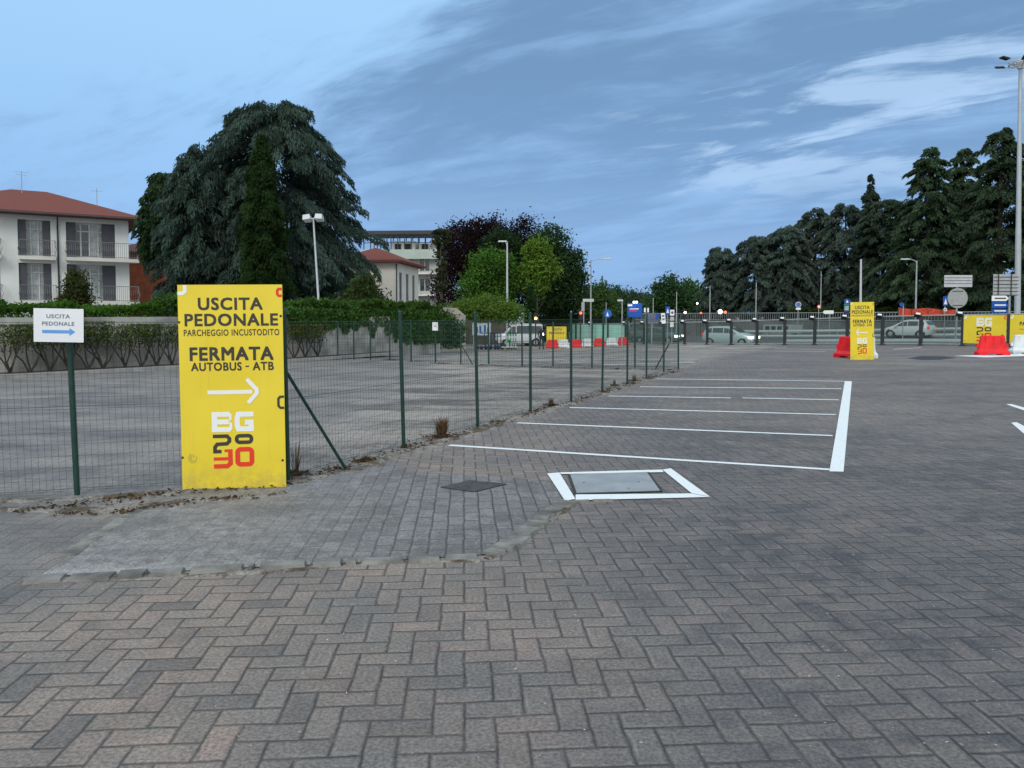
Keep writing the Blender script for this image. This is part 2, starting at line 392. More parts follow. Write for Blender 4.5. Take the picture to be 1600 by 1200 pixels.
M_SHUT = mat('grey_shutter', (.085, .088, .108), .6, 0, .1, 3)
M_FRAME = mat('white_window_frame', (.6, .63, .65), .5, 0, .05)
M_IRON = mat('wrought_iron', (.20, .21, .22), .5, .3, .2)
M_STONE = mat('grey_green_stone', (.168, .170, .164), .8, 0, .45, 4, bump=.8)
M_BRICK = mat('brick_red_render', (.26, .072, .032), .85, 0, .25, 1.5)
def glass_pane(name, col=(.03, .04, .05)):
    return mat(name, col, .08, 0, .15, 1.5, spec=.8)
M_PANE = glass_pane('window_glass')
M_PANEL = mat('net_curtain_glass', (.32, .36, .37), .15, 0, .3, 3, spec=.7)
def tiles():
    m = bpy.data.materials.new('red_roof_tiles'); m.use_nodes = True; nt = m.node_tree; t = NT(nt); b = nt.nodes['Principled BSDF']
    co = t.n('ShaderNodeTexCoord').outputs['Object']; br = t.n('ShaderNodeTexBrick'); t.put(br.inputs['Vector'], co)
    br.inputs['Scale'].default_value = 2.5; br.inputs['Color1'].default_value = (.20, .045, .028, 1); br.inputs['Color2'].default_value = (.15, .034, .024, 1)
    br.inputs['Mortar'].default_value = (.13, .03, .02, 1); br.inputs['Mortar Size'].default_value = .03
    t.put(b.inputs['Base Color'], t.mix(t.smooth(t.noise(co, 1.2, 5), .35, .7), br.outputs[0], (.14, .042, .032))); b.inputs['Roughness'].default_value = .85
    return m
M_TILE = tiles()
def barrier_glass():
    m = bpy.data.materials.new('tinted_barrier_glass'); m.use_nodes = True; nt = m.node_tree; nt.nodes.clear(); t = NT(nt)
    co = t.n('ShaderNodeTexCoord').outputs['Object']
    tr = t.n('ShaderNodeBsdfTransparent'); tr.inputs[0].default_value = (.62, .70, .68, 1)
    gl = t.n('ShaderNodeBsdfGlossy'); gl.inputs['Roughness'].default_value = .12; gl.inputs[0].default_value = (.7, .8, .8, 1)
    df = t.n('ShaderNodeBsdfDiffuse'); df.inputs[0].default_value = (.22, .27, .26, 1)
    m1 = t.n('ShaderNodeMixShader'); m1.inputs[0].default_value = .06
    nt.links.new(tr.outputs[0], m1.inputs[1]); nt.links.new(gl.outputs[0], m1.inputs[2])
    m2 = t.n('ShaderNodeMixShader'); t.put(m2.inputs[0], t.m('ADD', .05, t.m('MULTIPLY', t.noise(co, .9, 5, .6), .16)))
    nt.links.new(m1.outputs[0], m2.inputs[1]); nt.links.new(df.outputs[0], m2.inputs[2])
    o = t.n('ShaderNodeOutputMaterial'); nt.links.new(m2.outputs[0], o.inputs[0]); return m
M_BGLASS = barrier_glass()
M_HEAD = mat('lit_headlamp', (.9, .9, .85), .3, 0, 0, emit=(1, .88, .66, 7))
M_TAIL = mat('tail_lamp', (.5, .02, .02), .3, 0, 0, emit=(1, .05, .02, .5))
M_AMBER = mat('lit_amber_lens', (.9, .4, .1), .3, 0, 0, emit=(1, .42, .08, 9))
M_REDL = mat('lit_red_lens', (.9, .1, .05), .3, 0, 0, emit=(1, .08, .03, 4))
M_LAMPW = mat('lit_white_lens', (.9, .9, .9), .3, 0, 0, emit=(1, .95, .85, 6))

# ------------------------------------------------------------------ ground
def grid_axis(segs):
    out = []
    for a, b, st in segs:
        n = max(1, round((b - a) / st)); out += [a + (b - a) * k / n for k in range(n)]
    return out + [segs[-1][1]]
xs = grid_axis([(-900, -100, 100), (-100, -30, 7), (-30, 60, 1.5), (60, 120, 6), (120, 900, 90)])
ys = grid_axis([(-60, 0, 10), (0, 24, 2), (24, 90, 1.5), (90, 200, 10), (200, 1500, 100)])
mb = MB(); vs = [(x, y, gz(x, y)) for y in ys for x in xs]; nx = len(xs)
mb.add(vs, [(j * nx + i, j * nx + i + 1, (j + 1) * nx + i + 1, (j + 1) * nx + i) for j in range(len(ys) - 1) for i in range(nx - 1)])
tag(mb.build('ground', M_HER, smooth=True), kind='structure')

# road behind the glass barrier and the far ground
mb = MB(); cols = []
for k in range(-14, 31):
    row = []
    for dd in [2.5 + 1.5 * i for i in range(14)]:
        bx, by = gl_xy(k); x = bx + GL_N.x * dd; y = by + GL_N.y * dd; row.append((x, y, gz(x, y) + .02))
    cols.append(row)
nn = len(cols[0]); mb.add([v for r in cols for v in r], [(i * nn + j, (i + 1) * nn + j, (i + 1) * nn + j + 1, i * nn + j + 1) for i in range(len(cols) - 1) for j in range(nn - 1)])
tag(mb.build('road', M_ASPH, smooth=True), kind='structure')

def sheet(name, poly_px, mt, dz=.004, kind='structure', px=True):
    P = [G(*p) for p in poly_px] if px else [Vector((x, y, gz(x, y))) for x, y in poly_px]
    mb = MB(); mb.add([(p.x, p.y, gz(p.x, p.y) + dz) for p in P], [tuple(range(len(P)))])
    o = mb.build(name, mt); return tag(o, kind=kind)
# dusty block pavement inside the kerb
pav = [(62, 902), (110, 868), (190, 815), (275, 772), (300, 765), (430, 762), (452, 750), (540, 738), (612, 728), (640, 735), (700, 742), (800, 748), (856, 752), (890, 783.5), (850, 806), (808, 843), (765, 867), (650, 874), (520, 882), (380, 888), (230, 896)]
sheet('pavement', pav, M_RUN, .006)
# kerb stones
mb = MB()
def stones(path_px, wd, ln, seed, z=.020):
    rs = random.Random(seed); P = [G(*p) for p in path_px]; 
    seg = []; 
    for a, b in zip(P[:-1], P[1:]):
        L = (b - a).length; d = (b - a).normalized(); s = 0
        while s < L - .03:
            l = min(ln * rs.uniform(.7, 1.5), L - s)
            c = a + d * (s + l / 2); ang = math.atan2(d.y, d.x) + rs.uniform(-.04, .04)
            h = z * rs.uniform(.8, 1.5)
            M = Matrix.Rotation(ang, 3, 'Z') @ Matrix.Rotation(rs.uniform(-.02, .02), 3, 'X')
            w_ = wd * rs.uniform(.82, 1.08); l2 = max(.03, l - .030)
            # chipped, bevelled stone
            pts = [(-l2 / 2, -w_ / 2), (l2 / 2, -w_ / 2), (l2 / 2, w_ / 2), (-l2 / 2, w_ / 2)]
            pts = [(x + rs.uniform(-.008, .008), y + rs.uniform(-.008, .008)) for x, y in pts]
            vv = [M @ Vector((x, y, 0)) + c for x, y in pts] + [M @ Vector((x * .93, y * .84, h)) + c for x, y in pts]
            mb.add(vv, [(4, 5, 6, 7), (0, 1, 5, 4), (1, 2, 6, 5), (2, 3, 7, 6), (3, 0, 4, 7)]); s += l
stones([(40, 908), (230, 899), (400, 889), (560, 879), (750, 872)], .12, .26, 3)
stones([(762, 869), (800, 853), (830, 825), (860, 800), (893, 785)], .17, .15, 4)
stones([(893, 784.5), (960, 783.5)], .05, .2, 8)
stones([(100, 872), (150, 838), (200, 806), (240, 784), (275, 768)], .14, .24, 5, .008)
tag(mb.build('kerb', M_STONE), kind='structure')
def soil(name, path_px, wd, hgt_, seed, m, step=.035):
    rs = random.Random(seed); P = [G(*p) for p in path_px]; row = []; k = 0
    for a, b in zip(P[:-1], P[1:]):
        L = (b - a).length; n = max(2, int(L / step)); d = (b - a).normalized(); nr = Vector((-d.y, d.x, 0))
        for i in range(n):
            c = a.lerp(b, i / n); k += 1
            w_ = wd * (.55 + .25 * math.sin(k * .21 + seed) + .2 * math.sin(k * .07) + rs.uniform(-.16, .16)); w_ = max(.02, w_)
            off = nr * (.03 * math.sin(k * .13) + rs.uniform(-.008, .008)); hh = hgt_ * (.6 + .4 * math.sin(k * .17 + 1))
            row.append([c + off + nr * (w_ * t) + Vector((0, 0, hh * z * rs.uniform(.6, 1.3) + (.0 if abs(t) > .49 else .004))) for t, z in ((-.5, 0), (-.36, .45), (-.18, .9), (0, 1), (.18, .85), (.36, .4), (.5, 0))])
    mb = MB(); mb.add([v for r in row for v in r], [(i * 7 + j, (i + 1) * 7 + j, (i + 1) * 7 + j + 1, i * 7 + j + 1) for i in range(len(row) - 1) for j in range(6)])
    return tag(mb.build(name, m, smooth=False), kind='structure')
def soilmat():
    m = bpy.data.materials.new('dusty_soil'); m.use_nodes = True; nt = m.node_tree; t = NT(nt); b = nt.nodes['Principled BSDF']
    co = t.n('ShaderNodeTexCoord').outputs['Object']; a = t.noise(co, 3.2, 8, .7); f = t.noise(co, 45, 5, .75)
    c = t.mix(t.smooth(a, .42, .58), (.10, .078, .055), (.30, .29, .27)); c = t.mix(t.smooth(f, .3, .7), t.mix(1.0, c, (.5, .5, .5), 'MULTIPLY'), t.mix(1.0, c, (1.3, 1.3, 1.3), 'MULTIPLY'))
    t.put(b.inputs['Base Color'], c); b.inputs['Roughness'].default_value = .95
    bp = t.n('ShaderNodeBump'); bp.inputs['Strength'].default_value = .9; bp.inputs['Distance'].default_value = .02; t.put(bp.inputs['Height'], f); t.put(b.inputs['Normal'], bp.outputs[0]); return m
M_SOIL = soilmat()
soil('soil_bank', [(-60, 800), (60, 798), (180, 797), (290, 784), (400, 780), (450, 770)], .26, .030, 2, M_SOIL)
soil('soil_bank', [(-60, 786), (121, 780), (285, 768), (450, 757)], .20, .026, 5, M_SOIL)
soil('soil_bank', [(450, 757), (541, 739), (631, 705), (746, 673), (829, 647), (892, 631), (941, 615), (1010, 592), (1060, 579)], .30, .028, 8, M_SOIL)
soil('kerb_strip', [(30, 911), (230, 902), (400, 892), (560, 882), (758, 874)], .13, .008, 11, M_SOIL)  # narrow low strips beneath and along the kerb stones
soil('kerb_strip', [(762, 874), (800, 857), (832, 828), (864, 802), (900, 786)], .12, .008, 12, M_SOIL)
#
# painted lines
def line_px(name, a, b, wd, dz=.004, wa=None):
    A, B = G(*a), G(*b); d = (B - A); d.z = 0; d.normalize(); n = Vector((-d.y, d.x, 0)) * wd / 2
    steps = 24; L = []; rs = random.Random(int(a[0] + b[1])); mb = MB(); vs = []
    for i in range(steps + 1):
        p = A.lerp(B, i / steps); e1 = 1 + rs.uniform(-.09, .09); e2 = 1 + rs.uniform(-.09, .09)
        for q_, e in ((-1, e1), (1, e2)): r = p + n * q_ * e; vs.append((r.x, r.y, gz(r.x, r.y) + dz))
    mb.add(vs, [(2 * i, 2 * i + 2, 2 * i + 3, 2 * i + 1) for i in range(steps)]); return mb
allp = MB()
def addm(dst, src): dst.add(src.v, src.f)
for a, b, wd in [((702, 696), (1297, 734), .095), ((808, 661), (1301, 681), .095), ((890, 637), (1306, 648), .10), ((951, 619), (1142, 622), .10), ((1160, 622), (1311, 625), .10), ((1000, 604.5), (1315, 607.5), .11), ((1026, 592), (1320, 596), .11)]:
    addm(allp, line_px('l', a, b, wd))
P = [G(*p) for p in ((1296, 737), (1318, 737.5), (1331, 596), (1320, 595.5))]
allp.add([(p.x, p.y, .004) for p in P], [(0, 1, 2, 3)])
o = tag(allp.build('parking_bay_markings', M_PAINT), kind='structure')
fm = MB()
def quadpx(mb, pts, dz=.004): P = [G(*p) for p in pts]; mb.add([(p.x, p.y, gz(p.x, p.y) + dz) for p in P], [(0, 1, 2, 3)])
quadpx(fm, ((855, 741), (874, 739.5), (899, 781), (883, 784)), .009)
quadpx(fm, ((899.5, 774), (1080, 772.5), (1110, 778), (899.5, 783)), .009)
quadpx(fm, ((1035, 735), (1048, 733), (1109, 777.3), (1080.5, 772)), .009)
quadpx(fm, ((874.5, 739.5), (1034.5, 735), (1037, 739), (876.5, 742)), .0094)
tag(fm.build('manhole_border_marking', M_PAINT), kind='structure')
fm = MB()
quadpx(fm, ((1572, 632), (1580, 631.5), (1640, 648), (1640, 655)))
quadpx(fm, ((1580, 661), (1588, 660), (1650, 690), (1620, 695)))
quadpx(fm, ((1490, 556), (1640, 552), (1640, 555), (1540, 558.5)))
tag(fm.build('arrow_marking', M_PAINT), kind='structure')
fm = MB()
for a, b, wd in [((640, 556), (1060, 560), .10), ((940, 570), (1085, 566), .14), ((1030, 547), (1290, 549.5), .16), ((1060, 541.5), (1230, 543), .16), ((1210, 545), (1318, 547), .14), ((1395, 546), (1440, 543), .16), ((720, 561), (1000, 566), .12), ((930, 543.5), (1010, 544), .12)]:
    addm(fm, line_px('l', a, b, wd))
tag(fm.build('far_bay_markings', M_PAINT), kind='structure')
# manhole cover, drain grate
o = thing('manhole_cover', 'smooth grey steel manhole cover framed by a white painted border', 'manhole cover', G(960, 756))
mb = MB(); P = [G(*p) for p in ((891, 743), (1011, 740), (1031, 768.5), (901, 772))]
mb.add([(p.x, p.y, .003) for p in P] + [(p.x, p.y, .014) for p in P], [(4, 5, 6, 7), (0, 1, 5, 4), (1, 2, 6, 5), (2, 3, 7, 6), (3, 0, 4, 7)])
pl = mb.build('cover_plate', mat('grey_cover_plate', (.27, .30, .32), .5, 0, .14, 3), o, world=True)
mb = MB(); C = sum((Vector(p) for p in P), Vector()) / 4; Q = [C + (p - C) * 1.07 for p in P]
mb.add([(p.x, p.y, .0102) for p in Q] + [(p.x, p.y, .0102) for p in P], [(0, 1, 5, 4), (1, 2, 6, 5), (2, 3, 7, 6), (3, 0, 4, 7)])
mb.build('frame', mat('cover_frame', (.045, .045, .048), .8, .2, .3, 30), o, world=True)
for px, py in ((912, 756), (998, 755), (982, 765)): mb = MB(); p = G(px, py); mb.cyl((p.x, p.y, .0142), (p.x, p.y, .0152), .012, n=10); mb.build('lifting_hole', M_BLK, o, world=True)
gP = [G(*p) for p in ((688, 763), (733, 752.5), (792, 758), (742, 770.5))]
o = thing('drain_grate', 'dark cast iron drain grate with parallel slots set in the paving', 'drain grate', sum((Vector(p) for p in gP), Vector()) / 4)
mb = MB(); mb.add([(p.x, p.y, .008) for p in gP], [(0, 1, 2, 3)]); mb.build('pit', M_BLK, o, world=True)
mb = MB(); a, b, c, d_ = gP
for k in range(15):
    t0 = (k + .15) / 15; t1 = (k + .75) / 15
    q4 = [a.lerp(d_, t0), a.lerp(d_, t1), b.lerp(c, t1), b.lerp(c, t0)]
    mb.add([(p.x, p.y, .009) for p in q4] + [(p.x, p.y, .016) for p in q4], [(4, 5, 6, 7), (0, 1, 5, 4), (1, 2, 6, 5), (2, 3, 7, 6), (3, 0, 4, 7), (3, 2, 1, 0)])
mb.build('bars', mat('cast_iron', (.10, .095, .095), .6, .3, .3, 20), o, world=True)
patch = [(1418, 560), (1440, 556.5), (1475, 557), (1494, 559), (1470, 562), (1440, 562.5)]
sheet('dark_patch', patch, mat('dark_grey_patch', (.028, .029, .033), .6, 0, .2, 5), .006)  # flat dark grey patch laid on the ground

# ------------------------------------------------------------------ foliage builders
def leaves(name, c, d, ln, wd, col, parent, seed=0, m=None):
    rg = np.random.default_rng(seed); n = len(c)
    d = d / (np.linalg.norm(d, axis=1, keepdims=True) + 1e-9)
    r = rg.normal(size=(n, 3)); s = np.cross(d, r); s /= (np.linalg.norm(s, axis=1, keepdims=True) + 1e-9)
    L = (d * np.asarray(ln).reshape(-1, 1)); W = (s * np.asarray(wd).reshape(-1, 1) * .5)
    V = np.empty((n, 4, 3), dtype=np.float32)
    V[:, 0] = c - L * .5; V[:, 1] = c + W; V[:, 2] = c + L * .5; V[:, 3] = c - W
    me = bpy.data.meshes.new(name)
    me.vertices.add(n * 4); me.loops.add(n * 4); me.polygons.add(n)
    me.vertices.foreach_set('co', V.ravel())
    me.loops.foreach_set('vertex_index', np.arange(n * 4, dtype=np.int32))
    me.polygons.foreach_set('loop_start', np.arange(0, n * 4, 4, dtype=np.int32))
    me.polygons.foreach_set('loop_total', np.full(n, 4, dtype=np.int32))
    me.update()
    ca = me.color_attributes.new('leafcol', 'FLOAT_COLOR', 'POINT')
    cc = np.ones((n, 4, 4), dtype=np.float32); cc[:, :, :3] = np.clip(col, 0, 1)[:, None, :]
    ca.data.foreach_set('color', cc.ravel())
    me.materials.append(m or LEAF)
    o = bpy.data.objects.new(name, me); COL.objects.link(o)
    if parent is not None: o.parent = parent
    return o
def jitcol(rg, col, clump, amt=.36):
    n = len(clump); u = rg.random(int(clump.max()) + 1)
    f = (1 - amt + 2 * amt * u[clump]) * (1 + .18 * (rg.random(n) - .5))
    c = np.asarray(col)[None, :] * f[:, None]
    c[:, 0] *= 1 + .35 * (rg.random(n) - .5); return c
def trunk_mb(H, r, seed=0, limbs=5, spread=.35, top=.8):
    rs = random.Random(seed); mb = MB()
    pts = [(0, 0, 0)]; 
    for k in range(1, 8): pts.append((rs.uniform(-.05, .05) * k * .25, rs.uniform(-.05, .05) * k * .25, H * top * k / 7))
    mb.tube(pts, [r * (1.25 if k == 0 else 1 - .8 * k / 7) for k in range(8)], 8)
    for k in range(limbs):
        t = rs.uniform(.25, .8); h = H * top * t; a = rs.uniform(0, 6.28); L = H * spread * rs.uniform(.6, 1) * (1 - t * .5)
        p0 = Vector((0, 0, h)); d = Vector((math.cos(a), math.sin(a), .7)); mb.tube([p0, p0 + d * L * .5, p0 + d * L + Vector((0, 0, .1 * L))], [r * .4 * (1 - t * .5), r * .25, r * .08], 6)
    return mb
def cedar(name, label, loc, H, Rad, col, seed, nb=420, droop=.35, hang=.35, tiers=0, leaf=(.42, .075), dens=42, prof=None, group=None, rise=.25, h0=.06, cat='tree', depth=1.0, lat=.3):
    """conifer: branches leave the trunk, rise and droop; needle sprays sit on and hang from them"""
    rg = np.random.default_rng(seed)
    root = thing(name, label, cat, loc, 0, group); cat_less = Rad < 2
    trunk_mb(H, max(.18, H * .022), seed, 0 if cat_less else 3, .12, .9).build('trunk', M_BARK, root, smooth=True)
    prof = prof or (lambda t: (1 - t) ** .75 * min(1, .55 + t * 3)); ph = rg.random(3) * 6
    C = []; D = []; K = []; cid = 0
    tl = (np.arange(tiers) + .5 + .5 * (rg.random(tiers) - .5)) / tiers if tiers else None
    for b in range(nb):
        t = rg.random() ** .9 if not tiers else float(np.clip(tl[rg.integers(tiers)] + rg.normal() * .010, 0, 1))
        h = H * (h0 + (1 - h0 - .02) * t); L = Rad * prof(t) * (.78 + .30 * rg.random()); az = rg.random() * 2 * math.pi
        L = max(L * (.94 + .13 * math.sin(az * 3 + h * .9 + ph[0]) * math.sin(h * 1.6 + az * 2 + ph[1])), .25); n = int(8 + dens * L * (1 if L < 3 else .85))
        s = rg.random(n) ** .6; s = .12 + .88 * s
        o = np.array([math.cos(az), math.sin(az) * depth, 0]); la = np.array([-math.sin(az), math.cos(az) * depth, 0])
        up = rise * (.6 + .8 * rg.random()) * s - (droop + rise) * s ** 2.2 * (.7 + .6 * rg.random())
        lt = (rg.random(n) * 2 - 1) * lat * L * (1.05 - s) + rg.normal(size=n) * .12
        hg = rg.random(n) * hang * (1.2 - .4 * s)
        p = o[None] * (L * s)[:, None] + la[None] * lt[:, None]
        p[:, 2] += h + L * up - hg
        dd = o[None] * (.55 + .3 * rg.random(n))[:, None] + la[None] * np.sign(lt)[:, None] * .5 + rg.normal(size=(n, 3)) * .25
        dd[:, 2] -= (.15 + 2.2 * hang * rg.random(n)) * (.5 + s)
        C.append(p); D.append(dd); K.append(cid + (s * 3).astype(int)); cid += 4
    C = np.concatenate(C); D = np.concatenate(D); K = np.concatenate(K); n = len(C)
    ln = leaf[0] * (.6 + .8 * rg.random(n)); wd = leaf[1] * (.7 + .7 * rg.random(n))
    leaves('crown', C, D, ln, wd, jitcol(rg, col, K), root, seed + 1)
    return root
def blobtree(name, label, loc, H, blobs, col, seed, n=16000, leaf=.28, clump=.55, group=None, cat='tree', trunk_h=.6, tr=None, amt=.3, per=26, flat=.8, barkm=None, spiky=0.0):
    """broadleaf: leaf clumps through the outer shell of several overlapping lobes; blobs are (x, y, z, rx, ry, rz) from the base"""
    rg = np.random.default_rng(seed); root = thing(name, label, cat, loc, 0, group)
    if trunk_h > 0: trunk_mb(H, tr or max(.12, H * .02), seed, 6, .4, trunk_h).build('trunk', barkm or M_BARK, root, smooth=True)
    B = np.array(blobs, float); vol = (B[:, 3] * B[:, 4] * B[:, 5]) ** .67; pr = vol / vol.sum()
    nc = max(3, n // per); bi = rg.choice(len(B), nc, p=pr)
    v = rg.normal(size=(nc, 3)); v /= np.linalg.norm(v, axis=1, keepdims=True)
    rr = 1 - .45 * rg.random(nc) ** 1.6 + .08 * rg.normal(size=nc)
    cc = B[bi, :3] + v * B[bi, 3:] * rr[:, None]
    csz = clump * (.55 + .8 * rg.random(nc))
    ci = np.repeat(np.arange(nc), per); m_ = len(ci)
    off = rg.normal(size=(m_, 3)) * csz[ci][:, None] * .5; off[:, 2] *= flat
    if spiky: off[:, 2] += spiky * rg.random(m_) * (rg.random(nc)[ci] > .6) * csz[ci]
    P = cc[ci] + off; P[:, 2] = np.maximum(P[:, 2], .03)
    d = v[ci] * .5 + rg.normal(size=(m_, 3)); d[:, 2] -= .2
    leaves('crown', P, d, leaf * (.6 + .8 * rg.random(m_)), leaf * .6 * (.6 + .6 * rg.random(m_)), jitcol(rg, col, ci, amt), root, seed + 1)
    return root
def hedge_leaves(name, pts, wd, h, col, seed, parent, dens=500, leaf=.09, top_wob=.12):
    """pts: list of (x,y,z) along the hedge foot"""
    rg = np.random.default_rng(seed); C = []
    P = [np.array(p, float) for p in pts]
    for a, b in zip(P[:-1], P[1:]):
        L = np.linalg.norm(b - a); n = int(L * dens); s = rg.random(n); d = (b - a) / L; nr = np.array([-d[1], d[0], 0])
        x = a[None] + (b - a)[None] * s[:, None]
        wob = top_wob * np.sin(s * L * 2.3 + seed) + top_wob * .6 * np.sin(s * L * 5.1)
        face = rg.random(n)
        la = np.where(face < .5, rg.choice([-1, 1], n) * (1 - .25 * rg.random(n)), rg.random(n) * 2 - 1)
        hh = np.where(face < .5, rg.random(n), 1 - .2 * rg.random(n))
        x += nr[None] * (la * wd / 2 + rg.normal(size=n) * .03)[:, None]; x[:, 2] += hh * (h + wob) + rg.normal(size=n) * .04
        C.append(x)
    C = np.concatenate(C); n = len(C); k = (C[:, 0] * 3).astype(int) + (C[:, 2] * 3).astype(int) * 7; k = k - k.min()
    return leaves(name, C, rg.normal(size=(n, 3)), leaf * (.6 + .8 * rg.random(n)), leaf * .7 * (.6 + .8 * rg.random(n)), jitcol(rg, col, k, .3), parent, seed)

# ------------------------------------------------------------------ wire fences
FH = 1.66
def fence_posts(root, bases, tops=None, r=.024, label=None):
    for i, (b, lean) in enumerate(bases):
        mb = MB(); h = tops[i] if tops else FH
        mb.cyl(b + Vector((0, 0, -.05)), b + Vector((lean * h, 0, h)), r, n=10)
        mb.cyl(b + Vector((lean * h, 0, h)), b + Vector((lean * h, 0, h + .018)), r * 1.15, r * .7, n=10)
        mb.build('post', M_GREEN, root, True, world=True)
def wires(root, pairs, step=.052, hstep=.105, h=1.55, r=.0014, name='wire_mesh'):
    mb = MB(); hz = []
    for (a, la), (b, lb) in pairs:
        L = (b - a).length; n = max(1, int(L / step))
        for k in range(n):
            t = (k + .5) / n; p = a.lerp(b, t); l = la + (lb - la) * t
            mb.cyl(p + Vector((0, 0, .03)), p + Vector((l * h, 0, h)), r, n=3, caps=False)
        for k in range(int(h / hstep) + 1):
            z = .04 + k * hstep; mb.cyl(a + Vector((la * z, 0, z)), b + Vector((lb * z, 0, z)), r, n=3, caps=False)
        for z in (.06, .8, h): mb.cyl(a + Vector((la * z, -.004, z)), b + Vector((lb * z, -.004, z)), r * 1.8, n=5, caps=False)
    mb.build(name, M_WIRE, root, world=True)
near = [((-170, 792), -.02), ((121, 773), -.026), ((450, 752), -.012), ((631, 700), -.022), ((746.5, 668), -.02), ((829, 643), -.004), ((892.5, 627), -.006), ((941, 612), .012), ((980, 600), 0.0), ((1010, 590), .0), ((1037, 581), 0), ((1060, 577), -.01)]
nb_ = [(G(*p), l) for p, l in near]
root = thing('wire_fence', 'green wire mesh fence with round posts running along the parking bays', 'fence', nb_[2][0])
fence_posts(root, nb_); wires(root, list(zip(nb_[:-1], nb_[1:])))
mb = MB(); mb.cyl(at(445, 577, 7.52), G(541, 734), .017, n=8); mb.build('brace', M_GREEN, root, True, world=True)
mb = MB(); mb.cyl(at(1045, 538, 23.3), G(1024.5, 576), .02, n=6); mb.build('brace', M_GREEN, root, True, world=True)
cross = [((528, 561.5), -.01), ((553, 562), 0), ((579, 562.5), 0), ((609, 562.5), 0), ((642.5, 565), -.005), ((680.5, 566), -.005), ((720, 568.5), 0), ((763.5, 568.7), -.003), ((816, 572), -.01), ((864, 572.5), 0), ((925, 574), 0), ((992, 574.5), 0), ((1060, 577), -.01)]
cb_ = [(G(*p), l) for p, l in cross]
root = thing('wire_fence', 'thinner green wire mesh fence crossing behind the yard in front of the van', 'fence', cb_[0][0])
fence_posts(root, cb_[:-1], tops=[1.42] * 12, r=.026); wires(root, list(zip(cb_[:-1], cb_[1:])), step=.075, hstep=.15, h=1.36, r=.0022)
mb = MB(); mb.cyl(at(720, 537, cb_[6][0].y), G(738.5, 569.5), .022, n=6); mb.build('brace', M_GREEN, root, True, world=True)

# ------------------------------------------------------------------ lettering
def text(parent, s, x0, x1, z0, z1, m, y, bold=.03, name='lettering', th=.0012):
    off = 0.0; ex = bold * .8
    cu = bpy.data.curves.new('t', 'FONT'); cu.body = s; cu.offset = off; cu.space_character = 1.10; cu.resolution_u = 3
    ob = bpy.data.objects.new('t', cu); COL.objects.link(ob)
    dg = bpy.context.evaluated_depsgraph_get(); m0 = bpy.data.meshes.new_from_object(ob.evaluated_get(dg))
    bpy.data.objects.remove(ob); bpy.data.curves.remove(cu)
    co = np.empty(len(m0.vertices) * 3); m0.vertices.foreach_get('co', co); co = co.reshape(-1, 3)
    fs = [tuple(p.vertices) for p in m0.polygons]; vs = []; ff = []
    for i, (sx, sz) in enumerate(((0, 0), (-ex, -ex), (ex, ex), (-ex, ex), (ex, -ex)) if ex else ((0, 0),)):
        k = len(vs); vs += [(c[0] + sx, i * .0003, c[1] + sz) for c in co]; ff += [tuple(v + k for v in f) for f in fs]
    bpy.data.meshes.remove(m0); V_ = np.array(vs); mn, mx = V_.min(0), V_.max(0)
    X = x0 + (V_[:, 0] - mn[0]) / (mx[0] - mn[0]) * (x1 - x0); Zc = z0 + (V_[:, 2] - mn[2]) / (mx[2] - mn[2]) * (z1 - z0)
    me = bpy.data.meshes.new(name); me.from_pydata(np.stack([X, y - V_[:, 1], Zc], 1).tolist(), [], ff); me.update()
    me.materials.clear(); me.materials.append(m); me.name = name
    o = bpy.data.objects.new(name, me); COL.objects.link(o); o.parent = parent; return o
def rrect(x0, x1, z0, z1, r, n=4):
    pts = []
    for cx, cz, a0 in ((x1 - r, z1 - r, 0), (x0 + r, z1 - r, 90), (x0 + r, z0 + r, 180), (x1 - r, z0 + r, 270)):
        for k in range(n + 1): a = R(a0 + 90 * k / n); pts.append((cx + r * math.cos(a), cz + r * math.sin(a)))
    return pts
